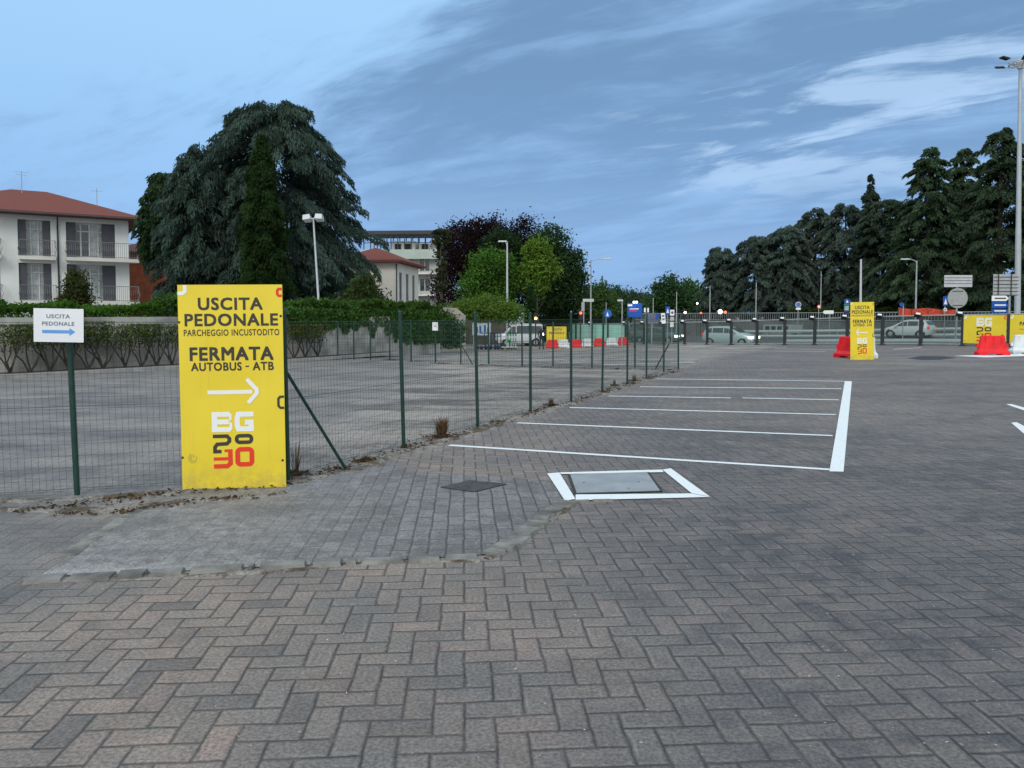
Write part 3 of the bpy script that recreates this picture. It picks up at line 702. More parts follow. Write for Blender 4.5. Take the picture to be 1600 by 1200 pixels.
def emblem(parent, X, Z, W, H, y, th=.0015):
    """BG over 2 0 over 3 0, X,Z: functions mapping panel fractions"""
    y0, y1 = y - th, y
    sw = .046 * W
    # B (white)
    b = MB(); fx = X; 
    xa, xb, za, zb = fx(.295), fx(.49), Z(.72), Z(.622); hh = zb - za; ww = xb - xa; k = ww * .27
    b.bbox(xa, xa + k, y0, y1, za, zb)
    b.bbox(xa + k, xb - k * .5, y0, y1, zb - hh * .24, zb); b.bbox(xa + k, xb - k * .5, y0, y1, za, za + hh * .24); b.bbox(xa + k, xb - k * .6, y0, y1, za + hh * .38, za + hh * .62)
    b.prism([(xb - k * .5, zb - hh * .02), (xb - k * .1, zb - hh * .12), (xb - k * .1, za + hh * .6), (xb - k * .5, za + hh * .55), (xb - k * .5, za + hh * .62)][::-1], y0, y1)
    b.prism([(xb - k * .5, za + hh * .5), (xb, za + hh * .42), (xb, za + hh * .12), (xb - k * .5, za)][::-1], y0, y1)
    # G
    xa, xb = fx(.512), fx(.70); k = ww * .28
    pts = [(xb - .002, zb - hh * .13), (xa + hh * .2, zb - hh * .13), (xa + k / 2, zb - hh * .33), (xa + k / 2, za + hh * .33), (xa + hh * .2, za + hh * .13), (xb - k / 2, za + hh * .13), (xb - k / 2, za + hh * .46), (xa + ww * .52, za + hh * .46)]
    b.ribbon(pts, hh * .25, y0, y1)
    b.build('logo_mark', M_WINK, parent)
    d = MB()
    xa, xb, zt, zl = fx(.302), fx(.478), Z(.732), Z(.825); w_ = W * .036; mid = (zt + zl) / 2
    d.ribbon([(xa, zt - w_ / 2), (xb - w_ * 1.1, zt - w_ / 2), (xb - w_ / 2, zt - w_ * 1.2), (xb - w_ / 2, mid + w_ * .7), (xb - w_ * 1.2, mid), (xa + w_ * 1.1, mid - w_ * .1), (xa + w_ / 2, mid - w_ * .9), (xa + w_ / 2, zl + w_ * .5), (xa + w_ * 2.2, zl + w_ * .5)], w_, y0, y1)
    d.ribbon(rrect(fx(.512) + w_ / 2, fx(.69) - w_ / 2, Z(.782) + w_ / 2, Z(.732) - w_ / 2, W * .028), w_, y0, y1, True)
    d.build('logo_mark', M_INK, parent)
    e = MB(); w_ = W * .044
    xa, xb, zt, zl = fx(.305), fx(.488), Z(.806), Z(.900); mid = (zt + zl) / 2
    e.ribbon([(xb - w_ / 2, zt), (xb - w_ / 2, zl + w_ * 1.1), (xb - w_ * 1.2, zl + w_ / 2), (xa, zl + w_ / 2)], w_, y0, y1)
    e.bbox(xa, xb - w_ * 1.05, y0, y1, mid - w_ * .35, mid + w_ * .4); e.bbox(xa + W * .105, xb - w_ * 1.05, y0, y1, zt - w_ * .62, zt)
    e.ribbon(rrect(fx(.514) + w_ / 2, fx(.695) - w_ / 2, Z(.893) + w_ / 2, Z(.797) - w_ / 2, W * .03), w_ * 1.05, y0, y1, True)
    e.build('logo_mark', M_RINK, parent)
def edge_marks(parent, X, Z, W, y):
    y0, y1 = y - .0015, y
    mb = MB(); s = W
    mb.ribbon([(X(0.0), Z(.0) - .085 * s), (X(0.0) + .045 * s, Z(0) - .085 * s), (X(0) + .07 * s, Z(0) - .065 * s), (X(0) + .07 * s, Z(0) - .005)], .035 * s, y0, y1); mb.build('corner_mark', M_WINK, parent)
    mb = MB(); mb.ribbon([(X(1) - .003, Z(.022)), (X(1) - .035 * s, Z(.022)), (X(1) - .048 * s, Z(.03)), (X(1) - .048 * s, Z(.047)), (X(1) - .035 * s, Z(.055)), (X(1) - .003, Z(.055))], .026 * s, y0, y1); mb.build('corner_mark', M_RINK, parent)
    mb = MB(); mb.ribbon([(X(1) - .003, Z(.552)), (X(1) - .04 * s, Z(.552)), (X(1) - .058 * s, Z(.562)), (X(1) - .058 * s, Z(.597)), (X(1) - .04 * s, Z(.607)), (X(1) - .003, Z(.607))], .024 * s, y0, y1); mb.build('corner_mark', M_INK, parent)
def bus_sign(root, W, H, arrow=1, full=True, split=True):
    X = lambda f: -W / 2 + W * f; Z = lambda f: H * (1 - f)
    mb = MB(); mb.bbox(-W / 2, W / 2, -.012, 0, 0.0, H); mb.build('panel', M_YEL, root)
    y = -.0125
    text(root, 'USCITA', X(.19), X(.81), Z(.124), Z(.062), M_INK, y, .035)
    text(root, 'PEDONALE', X(.06), X(.955), Z(.202), Z(.14), M_INK, y, .035)
    text(root, 'PARCHEGGIO INCUSTODITO', X(.05), X(.965), Z(.249), Z(.217), M_INK, y, .02)
    text(root, 'FERMATA', X(.1), X(.905), Z(.370), Z(.303), M_INK, y, .04)
    text(root, 'AUTOBUS', X(.11), X(.595), Z(.42), Z(.378), M_INK, y, .035)
    text(root, '-', X(.63), X(.665), Z(.403), Z(.396), M_INK, y, 0.0)
    text(root, 'ATB', X(.70), X(.905), Z(.42), Z(.378), M_INK, y, .035)
    mb = MB(); zc = Z(.525); s = arrow; xm = lambda f: X(f) if s > 0 else X(1 - f)
    w_ = W * .038
    mb.bbox(min(xm(.262), xm(.69)), max(xm(.262), xm(.69)), y - .0015, y, zc - w_ / 2, zc + w_ / 2)
    mb.ribbon([(xm(.64), Z(.462)), (xm(.735), Z(.515)), (xm(.735), Z(.532)), (xm(.65), Z(.58))], w_, y - .003, y - .0016)
    mb.build('arrow', M_WINK, root)
    emblem(root, X, Z, W, H, y); edge_marks(root, X, Z, W, y)
    if full:
        mb = MB(); cx, cz = X(.105), Z(.845)
        for k in range(3): mb.ribbon([(cx + W * (.016 + .012 * k) * math.cos(a * .4 + k), cz + W * (.016 + .012 * k) * math.sin(a * .4 + k) * 1.2) for a in range(0, 13)], .0035, y - .001, y - .0001)
        mb.build('small_seal', mat('faint_grey_ink', (.30, .26, .10), .6, 0, .05), root)
# near sign
bl, br_, tl, tr_ = G(286, 765), None, None, None
Ys = bl.y; A = at(286, 765, Ys); B = at(447.5, 760, Ys + .10); C_ = at(432, 443, Ys + .10)
Wn = (B - A).length; Hn = (C_ - B).length
rz = math.atan2(B.y - A.y, B.x - A.x)
root = thing('yellow_sign', 'tall yellow exit and bus stop board wired to the near fence corner', 'sign', (A + B) / 2 + Vector((0, 0, -.0)), rz, lean=(0, 0))
ux = (B - A).normalized(); top = (at(271, 447, Ys + .0) + at(432, 443, Ys + .10)) / 2; uz = (top - (A + B) / 2); Hn = uz.length; uz.normalize()
uy = uz.cross(ux).normalized(); uz = ux.cross(uy)
root.rotation_euler = Matrix((ux, uy, uz)).transposed().to_euler()
bus_sign(root, Wn, Hn)
for x, z in ((-.46, .3), (.44, .25), (-.46, 1.55), (.45, 1.6)): mb = MB(); mb.cyl((x, -.014, z), (x, -.010, z), .012, n=8); mb.build('cable_tie', M_DSTEEL, root)
# far sign
p = G(1346, 562); Hf = (562 - 472) / F * p.y; Wf = 36 / F * p.y
sign2 = thing('yellow_sign', 'slim yellow exit board with a left arrow standing between red and white barriers', 'sign', p + Vector((0, -.05, 0)), R(-3), lean=(0, R(-1.0)))
bus_sign(sign2, Wf, Hf, arrow=-1, full=False)
# white paper sign on the near fence post
pc = at(92, 509, 6.82)
root = thing('paper_sign', 'white paper exit notice with a blue arrow fixed on top of a green fence post', 'sign', at(92, 534.5, 6.70), R(6), lean=(0, R(1.2)))
Wp, Hp = .412, .292
mb = MB(); mb.bbox(-Wp / 2, Wp / 2, -.004, 0, 0, Hp); mb.build('panel', mat('white_laminated_paper', (.76, .80, .86), .4, 0, .03, 4), root)
GREYI = mat('grey_print_ink', (.17, .19, .23), .5, 0, .05)
text(root, 'USCITA', -.10, .095, Hp * .71, Hp * .83, GREYI, -.0045, .025)
text(root, 'PEDONALE', -.135, .13, Hp * .49, Hp * .61, GREYI, -.0045, .025)
mb = MB(); z = Hp * .31; mb.bbox(-.135, .09, -.0055, -.0045, z - .014, z + .014); mb.prism([(.09, z - .034), (.138, z), (.09, z + .034)], -.0055, -.0045)
mb.build('arrow', mat('pale_blue_ink', (.12, .33, .72), .5, 0, .05), root)
root = thing('paper_notice', 'small blank white notice tied high on a post of the cross fence', 'notice', cb_[5][0] + Vector((0, -.04, 1.12)))
mb = MB(); mb.bbox(-.10, .10, -.006, 0, 0, .29); mb.build('panel', M_WINK, root)
for z in (.18, .13): mb = MB(); mb.bbox(-.06, .055, -.008, -.0065, z, z + .02); mb.build('printed_line', GREYI, root)
root = thing('paper_notice', 'long white printed sheet slanting on a post near the fence corner', 'notice', at(1037, 505.5, 20.7), 0, lean=(0, R(-5)))
mb = MB(); mb.bbox(-.055, .055, -.006, 0, 0, .28); mb.build('panel', M_WINK, root)
for z in (.18, .09): mb = MB(); mb.bbox(-.035, .035, -.008, -.0065, z, z + .05); mb.build('printed_line', GREYI, root)

# ------------------------------------------------------------------ plastic road barriers
def barrier_mb(L=1.3, H=.84, W=.46):
    mb = MB(); rings = [(0.06, L / 2, W / 2), (.15, L / 2, W / 2), (.20, L / 2 * .93, W / 2 * .8), (.27, L / 2 * .88, W / 2 * .6), (H - .03, L / 2 * .74, W / 2 * .36), (H, L / 2 * .72, W / 2 * .30)]
    vs = []; c = .05
    for z, x, y in rings:
        k = min(c, y * .5)
        vs += [(-x + k, -y, z), (x - k, -y, z), (x, -y + k, z), (x, y - k, z), (x - k, y, z), (-x + k, y, z), (-x, y - k, z), (-x, -y + k, z)]
    n = 8; fs = [(i * n + k, i * n + (k + 1) % n, (i + 1) * n + (k + 1) % n, (i + 1) * n + k) for i in range(len(rings) - 1) for k in range(n)]
    fs += [tuple(range(n - 1, -1, -1)), tuple(range((len(rings) - 1) * n, len(rings) * n))]
    mb.add(vs, fs)
    for s in (-1, 1): mb.box((s * L * .36, 0, .032), (L * .26, W * .96, .064))
    for k in (-.5, 0, .5): mb.box((k * L * .5, 0, (H + .27) / 2), (.05, W * .52, H - .36))
    return mb
def barrier(m, label, loc, rz, group=None, s=1.0):
    r = thing('plastic_barrier', label, 'barrier', loc, rz, group); r.scale = (s, s, s)
    barrier_mb().build('body', m, r)
    mb = MB(); mb.cyl((.40, 0, .835), (.40, 0, .87), .05, n=10); mb.build('filler_cap', M_DSTEEL, r)
    for sx in (-1, 1): mb = MB(); mb.box((sx * .60, 0, .42), (.10, .07, .16)); mb.build('coupling', m, r)
    return r
p = G(1550, 555); br_red = barrier(M_RED, 'red plastic barrier in front of the banners on the right', p, R(-4), None)
p = G(1602, 552.5); br_wh = barrier(M_WPL, 'white plastic barrier next to the red one at the right picture edge', p, R(-2))
p = G(1333, 559.5) + Vector((0, .35, 0)); dup(br_red, p, R(-68), 'red plastic barrier partly hidden behind the left of the slim yellow sign')
p = G(1368, 559.5) + Vector((0, .35, 0)); dup(br_wh, p, R(66), 'white plastic barrier partly hidden behind the right of the slim yellow sign')
ords = ['first', 'second', 'third', 'fourth', 'fifth', 'sixth', 'seventh', 'eighth']
row = [863, 880, 899, 917.5, 936.5, 956, 974]
for i, px in enumerate(row):
    b = 542.3 - (542.3 - 537.3) * i / 6; Y = 61 + 5 * i / 6
    pt = at(px, b, Y); pt.z = gz(pt.x, pt.y)
    red = i % 2 == 0
    dup(br_red if red else br_wh, pt, math.atan2(5, 6.2) * .25, f"{'red' if red else 'white'} barrier, {ords[i]} from the left in the far row before the green panels", 'barriers in the far row', scale=(.80,) * 3)
pt = at(994, 537, 66.5); pt.z = gz(pt.x, pt.y)

# ------------------------------------------------------------------ glass barrier
GHT = 1.8
root = thing('glass_barrier', 'long tinted glass noise barrier with dark steel posts between lot and road', 'barrier', (*gl_xy(0), 0))
def glp(n, dz=0.0, off=0.0):
    x, y = gl_xy(n); x += GL_N.x * off; y += GL_N.y * off; return Vector((x, y, gz(*gl_xy(n)) + dz))
ang = math.atan2(GL_D.y, GL_D.x)
NL, NR = -9, 17
words_ = ['first', 'second', 'third', 'fourth', 'fifth', 'sixth', 'seventh', 'eighth', 'ninth', 'tenth', 'eleventh', 'twelfth', 'thirteenth', 'fourteenth', 'fifteenth']
M_TURQ = mat('turquoise_panel', (.34, .68, .57), .5, 0, .10, .7)
for n in range(NL, NR):
    b = glp(n); Mz = Matrix.Rotation(ang, 3, 'Z')
    mb = MB(); mb.box(b + Vector((0, 0, GHT / 2)), (.17, .15, GHT + .04), Mz); mb.box(b + Vector((0, 0, .02)), (.3, .28, .04), Mz)
    mb.build('post', M_DSTEEL, root, world=True)
for n in range(NL, NR - 1):
    a, b = glp(n), glp(n + 1); d = (b - a); dn = d.normalized()
    a2, b2 = a + dn * .09, b - dn * .09; z0 = .12
    nn = GL_N.to_3d() * .008 if hasattr(GL_N, 'to_3d') else Vector((GL_N.x, GL_N.y, 0)) * .008
    nn = Vector((GL_N.x, GL_N.y, 0)) * .008
    if -8 <= n <= -4:
        z1 = 1.72; mb = MB(); q4 = [a2 - nn, b2 - nn, b2 + nn, a2 + nn]
        mb.add([v + Vector((0, 0, z0)) for v in q4] + [v + Vector((0, 0, z1)) for v in q4], [(4, 5, 6, 7), (0, 1, 5, 4), (1, 2, 6, 5), (2, 3, 7, 6), (3, 0, 4, 7)])
        tag(mb.build('panel', M_TURQ, root, world=True), 'pale turquoise opaque panel')
    else:
        mb = MB(); mb.add([a2 + Vector((0, 0, z0)), b2 + Vector((0, 0, z0)), b2 + Vector((0, 0, GHT - .05)), a2 + Vector((0, 0, GHT - .05))], [(0, 1, 2, 3)])
        mb.build('glass_panel', M_BGLASS, root, world=True)
for zr in (GHT, .1):
    mb = MB(); mb.tube([glp(n, zr) for n in range(NL, NR)], .036, 6); mb.build('rail', M_GALV, root, world=True)
for n in list(range(-5, 10)):
    if n in (-4,): continue
    b = glp(n, GHT + .02, -.18) + Vector((-GL_D.x, -GL_D.y, 0)) * .16
    s = thing('spotlight', f'small black floodlight clipped on barrier post, {words_[n + 5]} from the left', 'spotlight', b, ang + R(20), 'floodlights on the barrier posts')
    mb = MB(); mb.box((0, 0, 0), (.30, .16, .20), Matrix.Rotation(R(35), 3, 'X') @ Matrix.Rotation(R(10), 3, 'Y')); mb.cyl((.05, 0, -.02), (.16, .18, -.06), .025); mb.build('housing', M_BLK, s)
    mb = MB(); mb.box((.07, -.05, .105), (.24, .16, .02), Matrix.Rotation(R(35), 3, 'X') @ Matrix.Rotation(R(10), 3, 'Y')); mb.build('lens', M_WPL, s)
# banners on the barrier
def banner(n0, w, h, z0, kind, label):
    a, b = glp(n0), glp(n0 + 1); mid = (a + b) / 2; off = Vector((GL_N.x, GL_N.y, 0)) * -.11
    r = thing('banner', label, 'banner', mid + off + Vector((0, 0, z0)), ang)
    mb = MB(); mb.bbox(-w / 2, w / 2, -.01, 0, 0, h); mb.build('panel', M_YEL, r)
    return r
r = banner(9, 2.28, 1.60, .16, 0, 'yellow banner with a stacked letter and number logo behind the red barrier')
Wb, Hb = 2.28, 1.6
emblem(r, lambda f: -Wb / 2 + Wb * (.31 + (f - .295) / .405 * .36), lambda f: Hb * (1 - (.09 + (f - .622) / .278 * .83)), 2.0, 4.6, -.0105)
text(r, 'BG', 0, .01, 0, .01, M_YEL, -.0101, .01, 'trim') if False else None
mb = MB(); mb.ribbon([(-1.13, 1.42), (-1.04, 1.42), (-1.0, 1.47), (-1.0, 1.595)], .07, -.012, -.0105); mb.build('corner_mark', M_WINK, r)
for z, m_ in ((1.38, M_RINK), (.02, M_WINK)):
    mb = MB(); mb.ribbon([(1.135, z + .16), (1.07, z + .16), (1.03, z + .12), (1.03, z + .04), (1.07, z + .01), (1.135, z + .01)], .05, -.012, -.0105); mb.build('corner_mark', m_, r)
r = banner(10, 2.28, 1.60, .16, 0, 'yellow banner cut by the right picture edge behind the white barrier')
mb = MB(); mb.ribbon([(-1.13, 1.42), (-1.04, 1.42), (-1.0, 1.47), (-1.0, 1.595)], .07, -.012, -.0105); mb.build('corner_mark', M_WINK, r)
text(r, 'PARCHEGGIO', -.66, .95, 1.0, 1.22, M_INK, -.0105, .04); text(r, 'INCUSTODITO', -.66, .6, .78, .84, M_INK, -.0105, .01)
p = at(869.5, 540, 63.2); p.z = gz(p.x, p.y)
r = thing('banner', 'small yellow exit banner standing behind the first far red barrier', 'banner', p + Vector((0, 0, .35)), R(3))
mb = MB(); mb.bbox(-.82, .82, -.02, 0, 0, 1.35); mb.build('panel', M_YEL, r)
text(r, 'USCITA', -.35, .45, 1.0, 1.2, M_INK, -.0205, .03); text(r, 'PEDONALE', -.6, .62, .72, .92, M_INK, -.0205, .03)
for x in (-.7, .7): mb = MB(); mb.cyl((x, .03, -.35), (x, .03, 1.3), .03); mb.build('stake', M_DSTEEL, r)

# ------------------------------------------------------------------ beyond the road
def rows(name, label, cat, n0, n1, off, zs, m, hgt, posts=True, wd=.05):
    r = thing(name, label, cat, (*gl_xy(n0), 0))
    mb = MB()
    for n in range(n0, n1):
        for z in zs:
            a = glp(n, z, off); b = glp(n + 1, z, off); c = (a + b) / 2; M = Matrix.Rotation(ang, 3, 'Z')
            q_ = [a, b]; mb.add([a + Vector((0, 0, -hgt / 2)), b + Vector((0, 0, -hgt / 2)), b + Vector((0, 0, -hgt * .1)) - Vector((GL_N.x, GL_N.y, 0)) * wd, a + Vector((0, 0, -hgt * .1)) - Vector((GL_N.x, GL_N.y, 0)) * wd,
                    a + Vector((0, 0, hgt / 2)), b + Vector((0, 0, hgt / 2))], [(0, 1, 2, 3), (3, 2, 5, 4), (4, 5, 1, 0)])
    mb.build('rail', m, r, world=True)
    for n in range(n0, n1 + 1):
        mb = MB(); a = glp(n, -.4, off + .06); mb.cyl(a, a + Vector((0, 0, max(zs) + .5)), .05, n=6); mb.build('post', M_GALV, r, world=True)
    return r
rows('guard_rail', 'pale steel guard rail along the near side of the road behind the glass', 'guard rail', 3, 16, 3.2, [.22], M_LGREY, .28)
rows('guard_rail', 'double steel guard rail on the far side of the road', 'guard rail', -4, 16, 13.0, [.5, .95], M_LGREY, .24)
def wall_strip(name, label, n0, n1, off, z0, z1, th, m, cat='wall'):
    mb = MB()
    pts = [(glp(n, 0, off), glp(n, 0, off + th)) for n in range(n0, n1 + 1)]
    vs = []
    for a, b in pts:
        for p_, z in ((a, z0), (a, z1), (b, z1), (b, z0)): vs.append((p_.x, p_.y, z))
    k = len(pts); fs = [(4 * i + j, 4 * (i + 1) + j, 4 * (i + 1) + j + 1, 4 * i + j + 1) for i in range(k - 1) for j in range(3)]
    fs += [(0, 1, 2, 3), (4 * k - 1, 4 * k - 2, 4 * k - 3, 4 * k - 4)]
    mb.add(vs, fs); o = mb.build(name, m); return tag(o, label, cat)
wall_strip('retaining_wall', 'long dark concrete wall on the far side of the road', -12, 18, 20, -1.2, 1.15, .4, M_CONCD)
r = thing('railing', 'fine steel picket railing on top of the far concrete wall', 'railing', (*gl_xy(0), 1.1))
mb = MB()
for n in range(-12, 18):
    a, b = glp(n, 0, 20.2), glp(n + 1, 0, 20.2); a.z = b.z = 1.15
    for z in (.1, .85): mb.cyl(a + Vector((0, 0, z)), b + Vector((0, 0, z)), .035, n=5)
    for k in range(9): p = a.lerp(b, k / 9); mb.cyl(p, p + Vector((0, 0, .85)), .018, n=4)
mb.build('pickets', M_GALV, r, world=True)
r = thing('site_cabin', 'low pale grey cabin with square windows seen through the glass', 'cabin', at(1215, 513, 74), ang)
mb = MB(); mb.bbox(-1.7, 1.9, 0, 1.2, -.45, .35); mb.build('body', mat('cabin_grey', (.34, .38, .35), .7), r)
for k in range(4): mb = MB(); mb.bbox(-1.45 + k * .72, -.95 + k * .72, -.03, 0.02, -.22, .2); mb.build('window', M_PANE, r)
r = thing('concrete_pier', 'grey concrete block standing under the pale cabin', 'block', at(1212, 533, 74), ang)
mb = MB(); mb.bbox(-1.6, 1.7, .05, 1.1, -.4, .8); mb.build('body', M_CONC, r)
# orange netting
r = thing('safety_netting', 'sagging orange red construction netting behind the barrier on the right', 'netting', at(1450, 489, 62))
P = [at(x, y, 62) for x, y in ((1404, 481), (1425, 483), (1450, 481), (1472, 484), (1495, 484))]
mb = MB(); vs = []
for i, p_ in enumerate(P): vs += [(p_.x, p_.y + .1 * (i % 2), p_.z), (p_.x, p_.y + .1 * (i % 2), at(1, 493, 62).z)]
mb.add(vs, [(2 * i, 2 * i + 1, 2 * i + 3, 2 * i + 2) for i in range(len(P) - 1)]); mb.build('net', mat('orange_red_net', (.48, .055, .03), .8, 0, .5, 9), r, world=True)
for p_ in P: mb = MB(); mb.cyl((p_.x, p_.y, -.2), (p_.x, p_.y, p_.z + .05), .03, n=6); mb.build('stake', M_BARK, r, world=True)

# ------------------------------------------------------------------ lamps, masts, signs
def lamp(label, px, base_py, Y, top_py, arm=None, r=.06, m=M_GALV, lean=0.0, name='street_lamp', z0=None):
    b = at(px, 495, Y); b.z = gz(b.x, b.y) if z0 is None else z0
    top = at(px, top_py, Y); H = top.z - b.z
    rt = thing(name, label, 'street lamp' if arm else 'pole', b, 0, lean=(0, lean))
    mb = MB(); mb.tube([(0, 0, 0), (0, 0, H * .5), (0, 0, H)], [r * 1.2, r, r * .7], 10); mb.build('pole', m, rt, True)
    if arm:
        dx_, dz_ = arm
        mb = MB(); s = 1 if dx_ > 0 else -1; mb.tube([(0, 0, H - .25), (s * .12, 0, H - .05), (dx_ * .6, 0, H + dz_ * .7), (dx_, 0, H + dz_)], r * .55, 6); mb.build('arm', m, rt, True)
        mb = MB(); mb.box((dx_ + s * .25, 0, H + dz_), (.75, .28, .1), None, .8); hd = mb.build('lamp_head', M_LGREY, rt)
        mb = MB(); mb.box((dx_ + s * .28, 0, H + dz_ - .058), (.5, .2, .016)); mb.build('diffuser', M_WINK, hd)
    return rt
lamp('slender street lamp with one arm to the right, beside the dark tree', 923, 520, 72, 406, (1.25, .12), .075)
lamp('street lamp with an arm to the left, in front of the dark cedars', 1430.5, 500, 66, 407, (-.75, .12), .075)
lamp('tall plain pole with a small flat head beside the purple beech', 792.5, 480, 62, 378, (-.12, .05), .085, M_LGREY)
for k, (px, tp, Y, nm) in enumerate([(1282, 424, 92, 'thin pole before the cedars left of the slim yellow sign'), (1181, 441, 92, 'thin short pole before the cedars above the grey cabin'), (1109, 447, 92, 'thin pole at the left end of the cedar mass'), (1057, 456, 88, 'thin pole above the fence corner before the far trees'), (1020.5, 465, 95, 'thin distant pole just left of the far light green trees')]):
    lamp(nm, px, 500, Y, tp, None, .05, M_LGREY, name='pole')
# short grey pole behind the far yellow sign
b = G(1346, 556); lamp('plain grey steel pole standing right behind the slim yellow sign', 1345, 556, b.y, 405, None, .052, M_LGREY, R(-.55), name='pole')
# twin floodlight pole on the left
b = G(503.5, 560); b.z = 0
H = at(492, 341, b.y).z
r = thing('floodlight_pole', 'leaning grey pole with two box lamps in front of the weeping cedar', 'street lamp', b, 0, lean=(0, -math.atan((503.5 - 492) / F * b.y / H)))
mb = MB(); mb.tube([(0, 0, 0), (0, 0, 1.2), (0, 0, 1.25), (0, 0, H)], [.062, .06, .048, .032], 10); mb.build('pole', M_LGREY, r, True)
mb = MB(); mb.cyl((-.30, 0, H), (.32, 0, H), .022); mb.build('crossbar', M_LGREY, r)
for s in (-1, 1):
    mb = MB(); mb.box((s * .235, 0, H + .02), (.30, .36, .20), Matrix.Rotation(R(12) * s * .5, 3, 'Y') @ Matrix.Rotation(R(-14), 3, 'X'), .85); h_ = mb.build('lamp_head', M_LGREY, r)
    mb = MB(); mb.box((s * .235, -.02, H - .087), (.25, .30, .012), Matrix.Rotation(R(-14), 3, 'X')); mb.build('diffuser', M_WINK, h_)
# high mast
Y = 58; b = at(1590, 495, Y); b.z = 0; H = at(1588, 101, Y).z
r = thing('floodlight_mast', 'very tall pale grey mast with a ring of floodlights at the right edge', 'floodlight mast', b, 0, lean=(0, R(-.9)))
mb = MB(); mb.tube([(0, 0, 0), (0, 0, H * .4), (0, 0, H * .41), (0, 0, H)], [.22, .19, .175, .12], 14); mb.build('pole', mat('mast_steel', (.42, .46, .49), .5, .2, .08, 1), r, True)
mb = MB()
for zz, rr in ((H + .05, .75), (H + .22, .55)):
    mb.tube([(rr * math.cos(a), rr * math.sin(a), zz) for a in [R(15 * k) for k in range(25)]], .05, 6)
for k in range(6): a = R(60 * k + 10); mb.tube([(0, 0, H - .15), (.5 * math.cos(a), .5 * math.sin(a), H - .12), (1.1 * math.cos(a), 1.1 * math.sin(a), H + .12)], .04, 6)
mb.cyl((0, 0, H - .3), (0, 0, H + .3), .22, .3); mb.build('head_ring', M_LGREY, r, True)
for k in range(6):
    a = R(60 * k + 10); mb = MB(); M = Matrix.Rotation(a, 3, 'Z') @ Matrix.Rotation(R(-12), 3, 'Y')
    mb.box((1.35 * math.cos(a), 1.35 * math.sin(a), H + .14 + (.28 if k % 2 else 0)), (.62, .42, .09), M); mb.build('floodlight', M_DSTEEL, r)
# generic small signs
def post_sign(label, px, Y, z_top, r=.035, name='road_sign', cat='road sign', m=M_GALV):
    b = at(px, 495, Y); b.z = gz(b.x, b.y); rt = thing(name, label, cat, b)
    mb = MB(); mb.cyl((0, 0, 0), (0, 0, z_top - b.z), r, n=8); mb.build('post', m, rt); return rt, b.z
def plate(rt, zb, x0, x1, z0, z1, m, y=-.05, name='face', shape='rect', th=.02):
    mb = MB(); z0 -= zb; z1 -= zb
    if shape == 'rect': mb.bbox(x0, x1, y - th, y, z0, z1)
    elif shape == 'round':
        cx, cz, rr = (x0 + x1) / 2, (z0 + z1) / 2, (z1 - z0) / 2
        mb.prism([(cx + rr * math.cos(2 * math.pi * k / 24), cz + rr * math.sin(2 * math.pi * k / 24)) for k in range(24)], y - th, y)
    elif shape == 'arrowR': mb.prism([(x0, z0), (x1 - (z1 - z0) * .5, z0), (x1, (z0 + z1) / 2), (x1 - (z1 - z0) * .5, z1), (x0, z1)], y - th, y)
    elif shape == 'arrowL': mb.prism([(x1, z0), (x1, z1), (x0 + (z1 - z0) * .5, z1), (x0, (z0 + z1) / 2), (x0 + (z1 - z0) * .5, z0)], y - th, y)
    elif shape == 'tri': mb.prism([(x0, z0), (x1, z0), ((x0 + x1) / 2, z1)], y - th, y)
    return mb.build(name, m, rt)
def zz(py, Y): return at(800, py, Y).z
def xx(dpx, Y): return dpx / F * Y
# sign back with disc
Y = 52; rt, zb = post_sign('white rectangular sign above a round disc, both seen from behind', 1494.5, Y, zz(431, Y), .06)
plate(rt, zb, xx(-21.5, Y), xx(22, Y), zz(448.5, Y), zz(430, Y), M_LGREY, -.07, 'panel')
mb = MB()
for z in (434, 438.5, 443): mb = MB(); mb.bbox(xx(-21, Y), xx(21, Y), -.115, -.0905, zz(z, Y) - zb - .012, zz(z, Y) - zb + .012); mb.build('rib', M_DSTEEL, rt)
plate(rt, zb, xx(-15.5, Y), xx(15.5, Y), zz(481.5, Y), zz(450, Y), mat('weathered_sign_back', (.33, .35, .36), .6), -.07, 'disc', 'round')
mb = MB()
for z in (455, 477): mb = MB(); mb.bbox(xx(-8, Y), xx(8, Y), -.115, -.0905, zz(z, Y) - zb - .02, zz(z, Y) - zb + .02); mb.build('rib', M_DSTEEL, rt)
Y = 56; rt, zb = post_sign('small blue pedestrian sign over a tiny round plate, left of the disc', 1476, Y, zz(464, Y), .03)
plate(rt, zb, xx(-3.7, Y), xx(3.9, Y), zz(478, Y), zz(463, Y), M_BLUE); plate(rt, zb, xx(-2.6, Y), xx(2.6, Y), zz(475.5, Y), zz(466, Y), M_WINK, -.075, 'pictogram', 'tri', .004)
plate(rt, zb, xx(-2.8, Y), xx(2.8, Y), zz(486.5, Y), zz(481, Y), M_WINK, -.05, 'round_plate', 'round'); plate(rt, zb, xx(-1.3, Y), xx(1.3, Y), zz(484.6, Y), zz(482.8, Y), M_RINK, -.075, 'bar', 'rect', .004)
Y = 52; rt, zb = post_sign('large ribbed grey sign back with arrow boards beneath, by the mast', 1576.5, Y, zz(428, Y), .07)
plate(rt, zb, xx(-27.5, Y), xx(10, Y), zz(462, Y), zz(428.5, Y), mat('pale_sign_back', (.38, .40, .42), .6), -.09, 'panel')
mb = MB()
for k in range(6): z = 433 + k * 5.6; mb.bbox(xx(-27, Y), xx(12, Y), -.135, -.1105, zz(z, Y) - zb - .022, zz(z, Y) - zb + .022)
for x in (-20, 0): mb.bbox(xx(x, Y) - .03, xx(x, Y) + .03, -.165, -.1365, zz(461, Y) - zb, zz(428.5, Y) - zb)
mb.build('rib', M_DSTEEL, rt)
